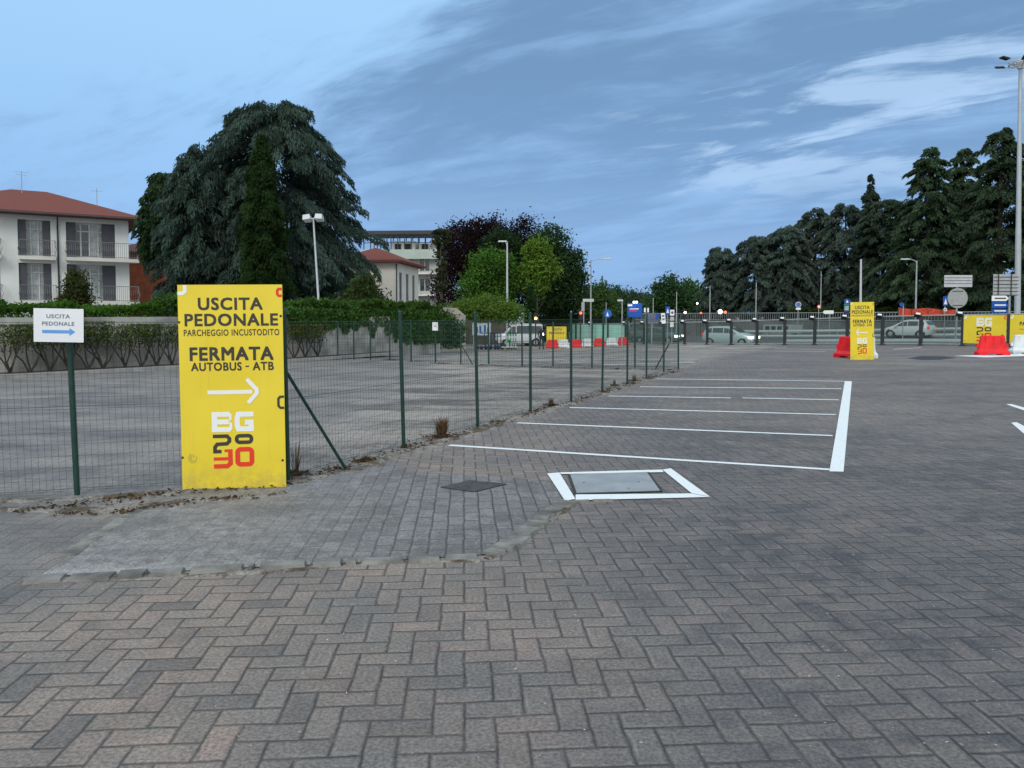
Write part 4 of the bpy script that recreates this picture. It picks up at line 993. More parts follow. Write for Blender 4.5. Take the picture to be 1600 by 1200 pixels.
for y0, y1, m_, nm in ((470.5, 462, M_WINK, 'white arrow board'), (481.5, 472, M_BLUE, 'blue arrow board'), (488.5, 483, M_BLUE, 'lower blue arrow board')):
    o = plate(rt, zb, xx(-29.5, Y), xx(-3, Y), zz(y0, Y), zz(y1, Y), m_, -.12, 'arrow_board', 'arrowR'); tag(o, nm)
    ch = M_INK if m_ is M_WINK else M_WINK
    mb = MB(); zc = (zz(y0, Y) + zz(y1, Y)) / 2 - zb; 
    mb.bbox(xx(-25, Y), xx(-25, Y) + .76, -.146, -.1405, zc - .045, zc + .045)
    mb.build('lettering', ch, rt)
Y = 54; rt, zb = post_sign('blue round sign edge-on by the orange netting', 1411, Y, zz(474, Y), .04)
plate(rt, zb, xx(-6.5, Y), xx(-.5, Y), zz(479, Y), zz(472.5, Y), M_BLUE, -.05, 'face', 'round')
Y = 70; rt, zb = post_sign('round blue sign above a small white plate, before the cedars', 1246.8, Y, zz(473, Y), .035)
plate(rt, zb, xx(-4.6, Y), xx(4.6, Y), zz(480.5, Y), zz(471.5, Y), M_WINK, -.04, 'rim', 'round'); plate(rt, zb, xx(-3.8, Y), xx(3.8, Y), zz(479.8, Y), zz(472.2, Y), mat('lilac_blue_face', (.10, .16, .45), .5), -.062, 'face', 'round', .01)
plate(rt, zb, xx(-3.8, Y), xx(3.8, Y), zz(484, Y), zz(481, Y), M_WINK, -.04, 'small_plate')
rt, zb = post_sign('round white sign with a red rim on a thin post before the hedge', 1279, Y, zz(476, Y), .035)
plate(rt, zb, xx(-3, Y), xx(3, Y), zz(482.3, Y), zz(476.2, Y), M_RINK, -.04, 'rim', 'round'); plate(rt, zb, xx(-2.1, Y), xx(2.1, Y), zz(481.4, Y), zz(477.1, Y), M_WINK, -.062, 'face', 'round', .01)
rt, zb = post_sign('white left pointing arrow board low before the hedge', 1296, Y, zz(484.5, Y), .035)
plate(rt, zb, xx(-11, Y), xx(6, Y), zz(490.5, Y), zz(485, Y), M_WINK, -.04, 'face', 'arrowL')
rt, zb = post_sign('blue pedestrian sign over green and grey plates beside the slim yellow sign', 1322.5, 66, zz(467, 66), .04); Y = 66
plate(rt, zb, xx(-4.2, Y), xx(4.6, Y), zz(474, Y), zz(467.5, Y), M_BLUE); plate(rt, zb, xx(-2, Y), xx(2.4, Y), zz(473, Y), zz(468.5, Y), M_WINK, -.075, 'pictogram', 'tri', .004)
plate(rt, zb, xx(-4.6, Y), xx(3.8, Y), zz(477, Y), zz(474.5, Y), mat('green_sign_face', (.03, .22, .16), .5)); plate(rt, zb, xx(-4.4, Y), xx(3.6, Y), zz(486, Y), zz(477.5, Y), mat('slate_sign_face', (.13, .17, .24), .6)); plate(rt, zb, xx(-4.4, Y), xx(3.6, Y), zz(491, Y), zz(486.6, Y), mat('navy_sign_face', (.02, .03, .14), .6))
mb = MB()
for k in range(3): z = zz(479.5 + 2 * k, Y) - zb; mb.bbox(xx(-3, Y), xx(2.6, Y), -.077, -.0705, z - .02, z + .02)
mb.build('lettering', M_WINK, rt)
# centre signs
Y = 60; rt, zb = post_sign('large blue rectangular direction board with small lit lamps above it', 991.5, Y, zz(474, Y), .06, m=M_GREEN)
plate(rt, zb, xx(-11.5, Y), xx(11.5, Y), zz(495.5, Y), zz(473.5, Y), M_BLUE)
o = plate(rt, zb, xx(-8, Y), xx(6, Y), zz(483.4, Y), zz(482, Y), M_WINK, -.075, 'lettering', 'rect', .004); plate(rt, zb, xx(-8, Y), xx(3, Y), zz(486.6, Y), zz(485.2, Y), M_RINK, -.075, 'lettering', 'rect', .004); plate(rt, zb, xx(-11, Y), xx(-4, Y), zz(478.6, Y), zz(475.5, Y), M_WINK, -.075, 'lettering', 'rect', .004)
for k in (-3, 1): mb = MB(); mb.cyl((xx(k, Y), -.2, zz(472.2, Y) - zb), (xx(k + 2.6, Y), -.2, zz(472.2, Y) - zb), .07, n=8); mb.build('lamp', M_LAMPW, rt)
Y = 64; rt, zb = post_sign('grey and blue board seen low behind the fence corner', 1018.5, Y, zz(490, Y), .05)
plate(rt, zb, xx(-10.5, Y), xx(10.5, Y), zz(504, Y), zz(489, Y), mat('grey_blue_board', (.12, .14, .22), .6)); plate(rt, zb, xx(5.5, Y), xx(9.8, Y), zz(499, Y), zz(490, Y), M_BLUE, -.075, 'blue_patch', 'rect', .004)
rt, zb = post_sign('narrow pair of white plates left of the grey and blue board', 1009, Y, zz(481, Y), .03)
for x0 in (-3, 2.2): plate(rt, zb, xx(x0, Y), xx(x0 + 2.4, Y), zz(488, Y), zz(481, Y), M_WINK)
Y = 64; rt, zb = post_sign('square blue pedestrian crossing sign near the fence corner', 1043, Y, zz(479, Y), .04)
plate(rt, zb, xx(-3.4, Y), xx(3.4, Y), zz(491.5, Y), zz(479, Y), M_BLUE); plate(rt, zb, xx(-2, Y), xx(2, Y), zz(489, Y), zz(481.5, Y), M_WINK, -.075, 'pictogram', 'tri', .004)
rt, zb = post_sign('white sign with a red ring over two small plates, right of the blue square', 1050, Y, zz(484, Y), .035)
plate(rt, zb, xx(-3.2, Y), xx(3.2, Y), zz(493, Y), zz(484, Y), M_WINK); plate(rt, zb, xx(-2.2, Y), xx(2.2, Y), zz(490.6, Y), zz(486.2, Y), M_RINK, -.075, 'ring', 'round', .004); plate(rt, zb, xx(-1.2, Y), xx(1.2, Y), zz(489.6, Y), zz(487.2, Y), M_BLUE, -.081, 'disc', 'round', .004)
plate(rt, zb, xx(-3, Y), xx(3, Y), zz(501, Y), zz(495.5, Y), M_LGREY, -.05, 'small_plate'); plate(rt, zb, xx(-3, Y), xx(2.4, Y), zz(511, Y), zz(503.5, Y), M_WINK, -.05, 'small_plate')
Y = 62; rt, zb = post_sign('round blue arrow sign on a thin post above the white barriers', 947, Y, zz(472, Y), .03)
plate(rt, zb, xx(-1.5, Y), xx(6, Y), zz(497, Y), zz(484, Y), mat('blue_round_face', (.015, .12, .50), .5), -.05, 'face', 'round'); plate(rt, zb, xx(0, Y), xx(4, Y), zz(494, Y), zz(487, Y), M_WINK, -.075, 'arrow', 'tri', .004)
rt, zb = post_sign('tee shaped street name sign on a white post right of the blue round sign', 972, Y, zz(468, Y), .05)
plate(rt, zb, xx(-7.5, Y), xx(1.2, Y), zz(470.8, Y), zz(468, Y), M_LGREY)
rt, zb = post_sign('pale name board above an edge-on round sign, left of the slender lamp', 912, Y, zz(467, Y), .05)
plate(rt, zb, xx(-1.5, Y), xx(15.5, Y), zz(471.5, Y), zz(467, Y), M_LGREY); plate(rt, zb, xx(-3.6, Y), xx(1.2, Y), zz(486, Y), zz(472, Y), mat('weathered_sign_back', (.33, .35, .36), .6), -.05, 'disc')
# traffic lights and small lit things
def tlight(label, px, py, Y, lit, m):
    b = at(px, 495, Y); b.z = gz(b.x, b.y); rt = thing('traffic_light', label, 'traffic light', b); z = zz(py, Y) - b.z
    mb = MB(); mb.cyl((0, 0, 0), (0, 0, z + .5), .05, n=8); mb.build('post', M_DSTEEL, rt)
    mb = MB(); mb.bbox(-.16, .16, -.25, -.06, z - .45, z + .45); mb.build('housing', M_BLK, rt)
    mb = MB(); mb.cyl((0, -.29, z + lit), (0, -.25, z + lit), .11, n=12); mb.build('lens', m, rt)
    mb = MB(); mb.bbox(-.13, .13, -.40, -.295, z + lit + .115, z + lit + .135); mb.build('visor', M_BLK, rt); return rt
tlight('traffic light glowing amber beside the white van', 837, 497.5, 64, 0, M_AMBER)
tlight('traffic light with a faint red lamp left of the slender lamp', 907, 491, 63, .1, M_REDL)
tlight('traffic light with a white lamp above the dark car', 1069.5, 490, 74, .1, M_LAMPW)
for label, px, py, m_ in (('pair of lit white and red lamps on a pole above the pale car', 1125, 487, M_LAMPW), ('small distant street light glowing white before the far trees', 1089, 474, M_LAMPW), ('small distant red lamp left of the pair of lit lamps', 1095, 489, M_REDL)):
    Y = 82; b = at(px, 495, Y); b.z = -.5; rt = thing('signal_lamp', label, 'lamp', b); z = zz(py, Y) - b.z
    mb = MB(); mb.cyl((0, 0, 0), (0, 0, z), .04, n=6); mb.build('post', M_DSTEEL, rt)
    mb = MB(); k = .22 if px == 1125 else .09; mb.cyl((0, -.06, z), (0, -.02, z), k, n=12); mb.build('lens', m_, rt)
    if px == 1125: mb = MB(); mb.cyl((.55, -.06, z - .05), (.55, -.02, z - .05), .13, n=12); mb.bbox(-.1, .6, -.015, .015, z - .05, z - .0); mb.build('red_lens', M_REDL, rt)

# ------------------------------------------------------------------ vehicles
def car(name, label, loc, rz, body, L=4.3, W=1.76, H=1.53, kind='mpv', lights=True):
    """side stations from rear (x=0) to front; local x = driving direction"""
    rt = thing(name, label, 'van' if kind == 'van' else 'car', loc, rz)
    if kind == 'van': st = [(0, .45, .98, .98), (.03, .32, .99, 1.82), (.10, .28, 1.0, 1.93), (1.3, .28, 1.0, 1.97), (2.9, .28, 1.0, 1.95), (3.35, .28, 1.0, 1.86), (4.15, .28, 1.04, 1.12), (4.7, .28, .92, .96), (4.86, .36, .70, .72)]; base = (4.86, 1.97)
    elif kind == 'mpv': st = [(0, .42, .86, .88), (.06, .28, .92, 1.05), (.38, .22, .96, 1.44), (.9, .22, .96, 1.52), (1.9, .22, .95, 1.53), (2.35, .22, .94, 1.47), (3.28, .22, .93, 1.00), (3.9, .22, .80, .84), (4.22, .26, .62, .66), (4.3, .36, .50, .54)]; base = (4.3, 1.53)
    else: st = [(0, .42, .84, .86), (.08, .26, .94, .98), (.7, .2, .94, 1.0), (1.25, .2, .93, 1.36), (1.7, .2, .93, 1.43), (2.3, .2, .92, 1.42), (2.7, .2, .92, 1.34), (3.3, .2, .90, .95), (4.1, .22, .74, .78), (4.42, .28, .60, .63), (4.5, .36, .5, .53)]; base = (4.5, 1.43)
    kx, kz = L / base[0], H / base[1]
    mb = MB(); n = 12; vs = []; cab = []
    for i, (x, z0, zb, zr) in enumerate(st):
        e = 1 - .16 * max(0, 1 - x / (base[0] * .08)) - .22 * max(0, 1 - (base[0] - x) / (base[0] * .14)); w_ = W / 2 * e
        wr = w_ * (.80 if zr > zb + .1 else .9)
        zs = [(w_ * .90, z0), (w_ * .985, z0 + (zb - z0) * .25), (w_, z0 + (zb - z0) * .6), (w_ * .96, zb), (wr, zr - (.05 if zr > zb + .1 else .01)), (wr * .7, zr)]
        ring = [(x * kx - L / 2, y, z * kz) for y, z in zs] + [(x * kx - L / 2, -y, z * kz) for y, z in reversed(zs)]
        vs += ring; cab.append((zs, x))
    k = len(st); fs = [(i * n + j, (i + 1) * n + j, (i + 1) * n + (j + 1) % n, i * n + (j + 1) % n) for i in range(k - 1) for j in range(n)]
    fs += [tuple(range(n)), tuple(range(k * n - 1, (k - 1) * n - 1, -1))]
    mb.add(vs, [f[::-1] for f in fs]); mb.build('body', body, rt, True)
    # windows: slightly proud panels following the cabin side
    gi = [i for i, s in enumerate(st) if s[3] > s[2] + .3]
    def pt(i, t, side, out=.012):
        zs, x = cab[i]; (y0, z0), (y1, z1) = zs[3], zs[4]; y = y0 + (y1 - y0) * t; z = z0 + (z1 - z0) * t
        return Vector((x * kx - L / 2, side * (y + out), z * kz))
    for side in (-1, 1):
        for a, b in zip(gi[:-1], gi[1:]):
            if (st[b][0] - st[a][0]) < .15: continue
            p00, p10, p11, p01 = pt(a, .10, side), pt(b, .10, side), pt(b, .84, side), pt(a, .84, side)
            g = .05; q4 = [p00.lerp(p10, g), p10.lerp(p00, g), p11.lerp(p01, g), p01.lerp(p11, g)]
            mb = MB(); mb.add(q4, [(0, 1, 2, 3) if side < 0 else (3, 2, 1, 0)]); mb.build('side_window', M_PANE, rt)
        # front quarter triangle
        a = gi[-1]; b = a + 1; p0, p1 = pt(a, .1, side), pt(a, .84, side); p2 = Vector(pt(b, .1, side)); p2 = p0.lerp(p2, .7)
        mb = MB(); mb.add([p0, p2, p1], [(0, 1, 2) if side < 0 else (2, 1, 0)]); mb.build('side_window', M_PANE, rt)
    def cross_(i, j, name, t0=.08, t1=.92):
        (za, xa), (zb_, xb) = cab[i], cab[j]
        A_ = Vector((xa * kx - L / 2, 0, za[5][1] * kz)); B_ = Vector((xb * kx - L / 2, 0, zb_[5][1] * kz)); wa, wb = za[4][0] * .92, zb_[4][0] * .9
        if name == 'rear_window': A_, B_, wa, wb = B_, A_, wb, wa
        d = (B_ - A_); nrm = Vector((-d.z, 0, d.x)).normalized(); nrm = nrm if nrm.z > 0 or (name != 'rear_window' and nrm.x > 0) else -nrm
        p0 = A_ + d * t0 + nrm * .014; p1 = A_ + d * t1 + nrm * .014; y0 = wa + (wb - wa) * t0; y1 = wa + (wb - wa) * t1
        mb = MB(); mb.add([(p0.x, -y0, p0.z), (p0.x, y0, p0.z), (p1.x, y1, p1.z), (p1.x, -y1, p1.z)], [(0, 1, 2, 3)]); mb.build(name, M_PANE, rt)
    cross_(gi[-1], gi[-1] + 1, 'windscreen'); cross_(gi[0] - 1, gi[0], 'rear_window', .1, .9)
    rw = .31 * (1.05 if kind == 'van' else 1)
    for fx in (.17, .80):
        for side in (-1, 1):
            x = L * fx - L / 2; y = side * (W / 2 - .10)
            mb = MB(); mb.cyl((x, side * (W / 2 - .22), rw), (x, side * (W / 2 + .004), rw + .03), rw * 1.17, n=20); mb.build('wheel_arch', M_BLK, rt)
            mb = MB(); mb.cyl((x, y - .09 * side, rw), (x, side * (W / 2 + .02), rw), rw, n=20); wh = mb.build('wheel', M_RUB, rt, True)
            mb = MB(); mb.cyl((x, side * (W / 2 + .015), rw), (x, side * (W / 2 + .03), rw), rw * .62, rw * .55, n=14); mb.build('rim', M_GALV, wh)
    hl = M_HEAD if lights else M_LGREY
    for side in (-1, 1):
        mb = MB(); mb.box((L / 2 - .20, side * (W / 2 - .24), (st[-2][2] + .05) * kz), (.34, .32, .17)); mb.build('headlight', hl, rt)
        mb = MB(); mb.box((-L / 2 + .04, side * (W / 2 - .16), st[1][2] * kz - .05), (.1, .2, .22)); mb.build('tail_light', M_TAIL, rt)
        mb = MB(); mb.box((st[gi[-1]][0] * kx - L / 2 + .45, side * (W / 2 + .08), .98 * kz), (.14, .2, .13)); mb.build('wing_mirror', body, rt)
    mb = MB(); mb.box((L / 2 - .03, 0, .42 * kz), (.08, W * .5, .16)); mb.build('grille', M_BLK, rt)
    return rt
M_CARL = mat('pale_blue_car_paint', (.50, .62, .66), .28, .15, .03, spec=.6)
M_CARD = mat('dark_green_car_paint', (.14, .19, .19), .25, .1, .03, spec=.6)
M_CARW = mat('white_car_paint', (.62, .66, .68), .3, 0, .03, spec=.6)
Y = 65; p = at(1141.5, 538, Y); p.z = at(1141, 538.5, Y).z
rv = gz(p.x, p.y) + .02
car('car', 'pale blue compact people carrier driving right behind the glass barrier', (p.x, Y, rv - .10), R(-40), M_CARL, 4.5, 1.78, 1.62)
Y = 73; p = at(1029, 538, Y); car('car', 'dark green car with lit headlamps half hidden behind the fence posts', (p.x, Y, gz(p.x, Y) + .02), R(-36), M_CARD, 4.7, 1.8, 1.55, 'sedan')
Y = 78; p = at(992, 538, Y); car('car', 'dark car following behind the dark green one with bright headlamps', (p.x - .3, Y + 1, gz(p.x, Y) + .02), R(-52), M_CARD, 4.3, 1.75, 1.45, 'mpv')
Y = 60; p = at(1420, 512, Y)
car('car', 'white estate car passing left behind the glass near the round disc sign', (p.x, Y, gz(p.x, Y) + .02), R(180 - 50), M_CARW, 3.5, 1.65, 1.42, 'mpv', lights=False)
Y = 66; p = at(811, 539.5, Y)
car('van', 'white passenger van parked in front of the ivy wall, facing left', (p.x, Y, gz(p.x, Y)), R(180 + 7), mat('silver_white_van_paint', (.66, .71, .75), .35, 0, .04, spec=.6), 3.95, 1.9, 1.93, 'van', lights=False)

# ------------------------------------------------------------------ kick scooters
def scooter(label, px, py, Y, rz, m, grp):
    b = at(px, py, Y); b.z = gz(b.x, b.y); rt = thing('kick_scooter', label, 'scooter', b, rz, grp); rt.scale = (1.1, 1.1, 1.1)
    mb = MB(); mb.box((0, 0, .14), (.78, .15, .06)); mb.build('deck', m, rt)
    mb = MB(); mb.tube([(.36, 0, .15), (.47, 0, .22), (.36, 0, 1.12)], [.05, .045, .03], 6); mb.build('stem', m, rt)
    mb = MB(); mb.cyl((.36, -.24, 1.13), (.36, .24, 1.13), .022); mb.cyl((.36, -.25, 1.13), (.36, -.13, 1.13), .032); mb.cyl((.36, .13, 1.13), (.36, .25, 1.13), .032); mb.build('handlebar', M_BLK, rt)
    mb = MB(); mb.prism([(-.45, .10), (-.25, .17), (-.25, .2), (-.50, .24), (-.56, .14)], -.05, .05); mb.build('mudguard', m, rt)
    for x in (-.42, .5): mb = MB(); mb.cyl((x, -.03, .12), (x, .03, .12), .12, n=14); mb.build('wheel', M_RUB, rt)
    return rt
M_SCB = mat('dark_blue_scooter_shell', (.02, .05, .16), .4); M_SCG = mat('green_white_scooter_shell', (.75, .82, .78), .4)
M_SCGR = mat('bright_green_scooter_trim', (.06, .5, .18), .4)
for i in range(6): scooter(f'dark blue kick scooter, {ords[i]} from the left in the parked row', 752 + i * 5.8, 545.8 - i * .25, 59, R(58 + i * 5 + random.uniform(-9, 9)), M_SCB, 'dark blue scooters parked in a row')
for i in range(4):
    r = scooter(f'white and green kick scooter, {ords[i]} from the left beside the blue ones', 790 + i * 5.4, 543.8 - i * .2, 59, R(64 + i * 9), M_SCG, 'white and green scooters parked in a row')
    mb = MB(); mb.box((.36, 0, 1.02), (.06, .12, .16)); mb.box((.385, 0, .6), (.08, .08, .34)); mb.build('trim', M_SCGR, r)

# ------------------------------------------------------------------ the man
def skinned(name, chain, edges, m, parent, sub=2, rootv=0):
    me = bpy.data.meshes.new(name); me.from_pydata([c[:3] for c in chain], edges, []); me.materials.append(m)
    o = bpy.data.objects.new(name, me); COL.objects.link(o); o.parent = parent
    sk = o.modifiers.new('skin', 'SKIN'); sk.use_smooth_shade = True
    for i, c in enumerate(chain): me.skin_vertices[0].data[i].radius = (c[3], c[4] if len(c) > 4 else c[3])
    me.skin_vertices[0].data[rootv].use_root = True
    sb = o.modifiers.new('sub', 'SUBSURF'); sb.levels = sub; sb.render_levels = sub; return o
M_SKIN = mat('skin', (.42, .25, .18), .6, 0, .05)
b = at(846, 545.3, 58); b.z = gz(b.x, b.y)
man = thing('person', 'person in dark clothes standing beside the van holding a bright phone', 'person', b, R(12))
V = [(0, 0, .96, .15, .11), (0, 0, 1.15, .135, .10), (0, 0, 1.36, .17, .115), (0, 0, 1.50, .06, .06), (0, -.01, 1.56, .055, .055), (0, -.02, 1.62, .085, .095), (0, -.015, 1.70, .075, .085),
     (-.19, 0, 1.42, .055), (-.25, .02, 1.15, .045), (-.20, -.06, .90, .034), (.19, 0, 1.42, .055), (.25, -.02, 1.16, .045), (.20, -.26, 1.12, .034),
     (-.10, 0, .90, .095), (-.11, -.02, .50, .065), (-.13, .03, .09, .045), (-.14, -.12, .04, .04), (.10, 0, .90, .095), (.12, .02, .50, .065), (.15, .05, .09, .045), (.17, -.10, .04, .04)]
E = [(0, 1), (1, 2), (2, 3), (3, 4), (4, 5), (5, 6), (2, 7), (7, 8), (8, 9), (2, 10), (10, 11), (11, 12), (0, 13), (13, 14), (14, 15), (15, 16), (0, 17), (17, 18), (18, 19), (19, 20)]
body = skinned('body', V, E, mat('dark_clothing', (.018, .02, .024), .85, 0, .2, 8), man)
hd = skinned('head', [(0, -.01, 1.53, .048), (0, -.02, 1.60, .070, .078), (0, -.015, 1.68, .082, .092), (0, -.01, 1.735, .06, .07), (0, -.115, 1.63, .014)], [(0, 1), (1, 2), (2, 3), (1, 4)], M_SKIN, man)
skinned('hair', [(0, .02, 1.64, .085, .082), (0, .005, 1.72, .083, .09), (0, 0, 1.765, .055, .06)], [(0, 1), (1, 2)], mat('dark_hair', (.012, .01, .009), .8), man)
mb = MB()
for sx in (-.033, .033): mb.cyl((sx, -.098, 1.665), (sx, -.106, 1.665), .011, n=8)
mb.cyl((-.025, -.098, 1.60), (.025, -.098, 1.60), .006, n=6); mb.build('face_features', M_BLK, man)
for cx, cy, cz, fd in ((-.195, -.075, .86, (0, -.15, -1)), (.195, -.30, 1.13, (0, -1, .25))):
    f = Vector(fd).normalized(); side = Vector((1, 0, 0)); W_ = Vector((cx, cy, cz)); ch = [(*(W_ - f * .03), .026, .018), (*(W_ + f * .05), .036, .016)]; ed = [(0, 1)]
    for k, (o_, l_) in enumerate(((-.028, .065), (-.010, .078), (.010, .074), (.027, .058))):
        a = W_ + f * .07 + side * o_; b2 = a + f * l_ * .5 + Vector((0, .004, -.012)); c2 = b2 + f * l_ * .45 + Vector((0, .01, -.02)); i0 = len(ch)
        ch += [(*a, .0095), (*b2, .009), (*c2, .008)]; ed += [(1, i0), (i0, i0 + 1), (i0 + 1, i0 + 2)]
    s_ = -1 if cx > 0 else 1; a = W_ + f * .015 + side * .032 * s_; b2 = a + f * .03 + side * .022 * s_; i0 = len(ch); ch += [(*a, .011), (*b2, .0095)]; ed += [(0, i0), (i0, i0 + 1)]
    skinned('hand', ch, ed, M_SKIN, man, 1)
ph = thing('phone', 'glowing phone held in front of the person beside the van', 'phone', b + Vector((.12, -.42, 1.13)), R(20), lean=(R(-25), 0))
mb = MB(); mb.bbox(-.05, .05, -.008, 0, -.02, .15); mb.build('case', M_BLK, ph)
mb = MB(); mb.bbox(-.045, .045, -.0105, -.0085, -.015, .145); mb.build('screen', M_LAMPW, ph)

# ------------------------------------------------------------------ houses
def facade(mb, x0, x1, z0, z1, ops, dep=.3, y=0.0):
    """wall face in the local x,z plane with openings (xa, xb, za, zb) and reveals"""
    X = sorted({x0, x1, *[o[0] for o in ops], *[o[1] for o in ops]}); Z = sorted({z0, z1, *[o[2] for o in ops], *[o[3] for o in ops]})
    for i in range(len(X) - 1):
        for j in range(len(Z) - 1):
            cx, cz = (X[i] + X[i + 1]) / 2, (Z[j] + Z[j + 1]) / 2
            if any(o[0] < cx < o[1] and o[2] < cz < o[3] for o in ops): continue
            mb.add([(X[i], y, Z[j]), (X[i + 1], y, Z[j]), (X[i + 1], y, Z[j + 1]), (X[i], y, Z[j + 1])], [(0, 1, 2, 3)])
    for a, b, c, d in ops:
        mb.add([(a, y, c), (b, y, c), (b, y, d), (a, y, d), (a, y + dep, c), (b, y + dep, c), (b, y + dep, d), (a, y + dep, d)], [(0, 4, 5, 1), (1, 5, 6, 2), (2, 6, 7, 3), (3, 7, 4, 0)])
def hiproof(x0, x1, y0, y1, z, h, ov, th=.18, gable=False):
    mb = MB(); a, b, c, d = x0 - ov, x1 + ov, y0 - ov, y1 + ov; w2 = (d - c) / 2; r0, r1 = a + w2, b - w2
    if r0 > r1: r0 = r1 = (a + b) / 2
    vs = [(a, c, z), (b, c, z), (b, d, z), (a, d, z), (a, c, z + th), (b, c, z + th), (b, d, z + th), (a, d, z + th), (r0, (c + d) / 2, z + th + h), (r1, (c + d) / 2, z + th + h)]
    mb.add(vs, [(3, 2, 1, 0), (0, 1, 5, 4), (1, 2, 6, 5), (2, 3, 7, 6), (3, 0, 4, 7), (4, 5, 9, 8), (5, 6, 9), (6, 7, 8, 9), (7, 4, 8)]); return mb
# --- white house on the left
HA, HB = Vector((-35.13, 52.7, 0)), Vector((-28.3, 57, 0)); hd_ = (HB - HA).normalized()
house = thing('house', 'white two storey house with balconies, grey shutters and a red tiled roof', 'house', HB, math.atan2(hd_.y, hd_.x))
def hu(px):      # local x on the facade for a picture column
    k = (px - 800) / F; s = (k * HB.y - HB.x) / (hd_.x - k * hd_.y); return s
Z1a, Z1b, Z2a, Z2b = 2.75, 5.35, 5.85, 8.35
XL = hu(-120)
lx = [hu(v) for v in (32, 83)]; gx = [hu(v) for v in (107, 183)]; fx0 = (hu(-45), hu(3))
ops = [(a, b, c, d) for a, b in (lx, gx, fx0) for c, d in ((Z1a, Z1b), (Z2a, Z2b))]
mb = MB(); facade(mb, XL, 0, -.5, 8.75, ops, .55)
mb.add([(0, 0, -.5), (0, 10, -.5), (0, 10, 8.75), (0, 0, 8.75), (XL, 10, -.5), (XL, 10, 8.75), (XL, 0, -.5), (XL, 0, 8.75)], [(0, 1, 2, 3), (1, 4, 5, 2), (4, 6, 7, 5)])
mb.build('wall', M_WHITEW, house)
mb = hiproof(XL, 0, 0, 10, 8.66, 2.2, 1.0); mb.build('roof', M_TILE, house)
mb = MB(); mb.cyl((XL - 1, -1.06, 8.70), (1.02, -1.06, 8.70), .08, n=8); mb.build('gutter', M_DSTEEL, house)
mb = MB(); dp = hu(94); mb.tube([(dp, -1.0, 8.7), (dp, -.5, 8.35), (dp, -.08, 8.0), (dp, -.08, -.4)], .055, 8); mb.build('downpipe', M_DSTEEL, house)
def balcony(x0, x1, z, dep, lbl=None):
    mb = MB(); mb.bbox(x0, x1, -dep, -.003, z - .30, z - .06); s_ = mb.build('balcony_slab', M_CREAM, house)
    mb = MB(); n = max(3, int((x1 - x0) / .13)); h = 1.05
    def bar(x, y, ox, oy): mb.tube([(x, y, z - .06), (x + ox * .02, y + oy * .02, z + .2), (x + ox * .12, y + oy * .12, z + .45), (x + ox * .02, y + oy * .02, z + .75), (x + ox * .05, y + oy * .05, z + h)], .013, 4)
    for k in range(n + 1): bar(x0 + .05 + (x1 - x0 - .1) * k / n, -dep + .06, 0, -1)
    for k in range(1, max(2, int(dep / .14))): bar(x1 - .05, -dep + .06 + k * .14, 1, 0); bar(x0 + .05, -dep + .06 + k * .14, -1, 0)
    for zt in (z + h, z + .02):
        mb.cyl((x0 + .03, -dep + .05, zt), (x1 - .03, -dep + .05, zt), .02, n=5); mb.cyl((x1 - .04, -dep + .05, zt), (x1 - .04, 0, zt), .02, n=5); mb.cyl((x0 + .04, -dep + .05, zt), (x0 + .04, 0, zt), .02, n=5)
    mb.build('balcony_railing', M_IRON, house)
def bay(x0, x1, z0, z1, shl, shr, leaves_, dark=0):
    w_ = x1 - x0; yb = .5
    for a, b in ((x0, x0 + w_ * shl), (x1 - w_ * shr, x1)):
        mb = MB(); mb.bbox(a + .02, b - .02, yb - .40, yb - .34, z0 + .02, z1 - .02)
        for k in range(18): z = z0 + .1 + (z1 - z0 - .2) * k / 18; mb.bbox(a + .08, b - .08, yb - .415, yb - .401, z, z + .06)
        mb.build('shutter', M_SHUT, house)
    a, b = x0 + w_ * shl * .6, x1 - w_ * shr * .6
    mb = MB(); mb.add([(x0, yb + .02, z0), (x1, yb + .02, z0), (x1, yb + .02, z1), (x0, yb + .02, z1)], [(0, 1, 2, 3)]); mb.build('recess_back', M_SHUT, house)
    mb = MB(); zt = z0 + (z1 - z0) * .76
    for k in range(leaves_ + 1): x = a + (b - a) * k / leaves_; mb.bbox(x - .045, x + .045, yb - .1, yb - .02, z0, z1)
    for z in (z0 + .05, zt, z1 - .05): mb.bbox(a + .046, b - .046, yb - .095, yb - .025, z - .04, z + .04)
    fr = mb.build('door_frame', M_FRAME, house)
    for k in range(leaves_):
        xa, xb = a + (b - a) * k / leaves_ + .05, a + (b - a) * (k + 1) / leaves_ - .05
        mb = MB(); mb.add([(xa, yb - .05, z0), (xb, yb - .05, z0), (xb, yb - .05, z1), (xa, yb - .05, z1)], [(0, 1, 2, 3)])
        mb.build('pane', M_PANE if k < dark else M_PANEL, house)
for z0, z1, dk in ((Z1a, Z1b, 0), (Z2a, Z2b, 0)): bay(lx[0], lx[1], z0, z1, .26, .26, 3, dk)
for z0, z1, dk in ((Z1a, Z1b, 1), (Z2a, Z2b, 2)): bay(gx[0], gx[1], z0, z1, .20, .28, 4, dk)
for z0, z1, dk in ((Z1a, Z1b, 0), (Z2a, Z2b, 0)): bay(fx0[0], fx0[1], z0, z1, .26, .26, 3, dk)
for z in (Z1a, Z2a): balcony(hu(33), hu(90), z, .75); balcony(hu(106), .55, z, 1.1); balcony(hu(-50), hu(6), z, .75)
for x in (hu(40), hu(-20)): mb = MB(); mb.cyl((x, 4, 10), (x, 4, 12.3), .025, n=5); mb.cyl((x - .5, 4, 12.2), (x + .5, 4, 12.2), .015, n=4); mb.cyl((x - .35, 4, 12.0), (x + .35, 4, 12.0), .015, n=4); mb.build('aerial', M_GALV, house)
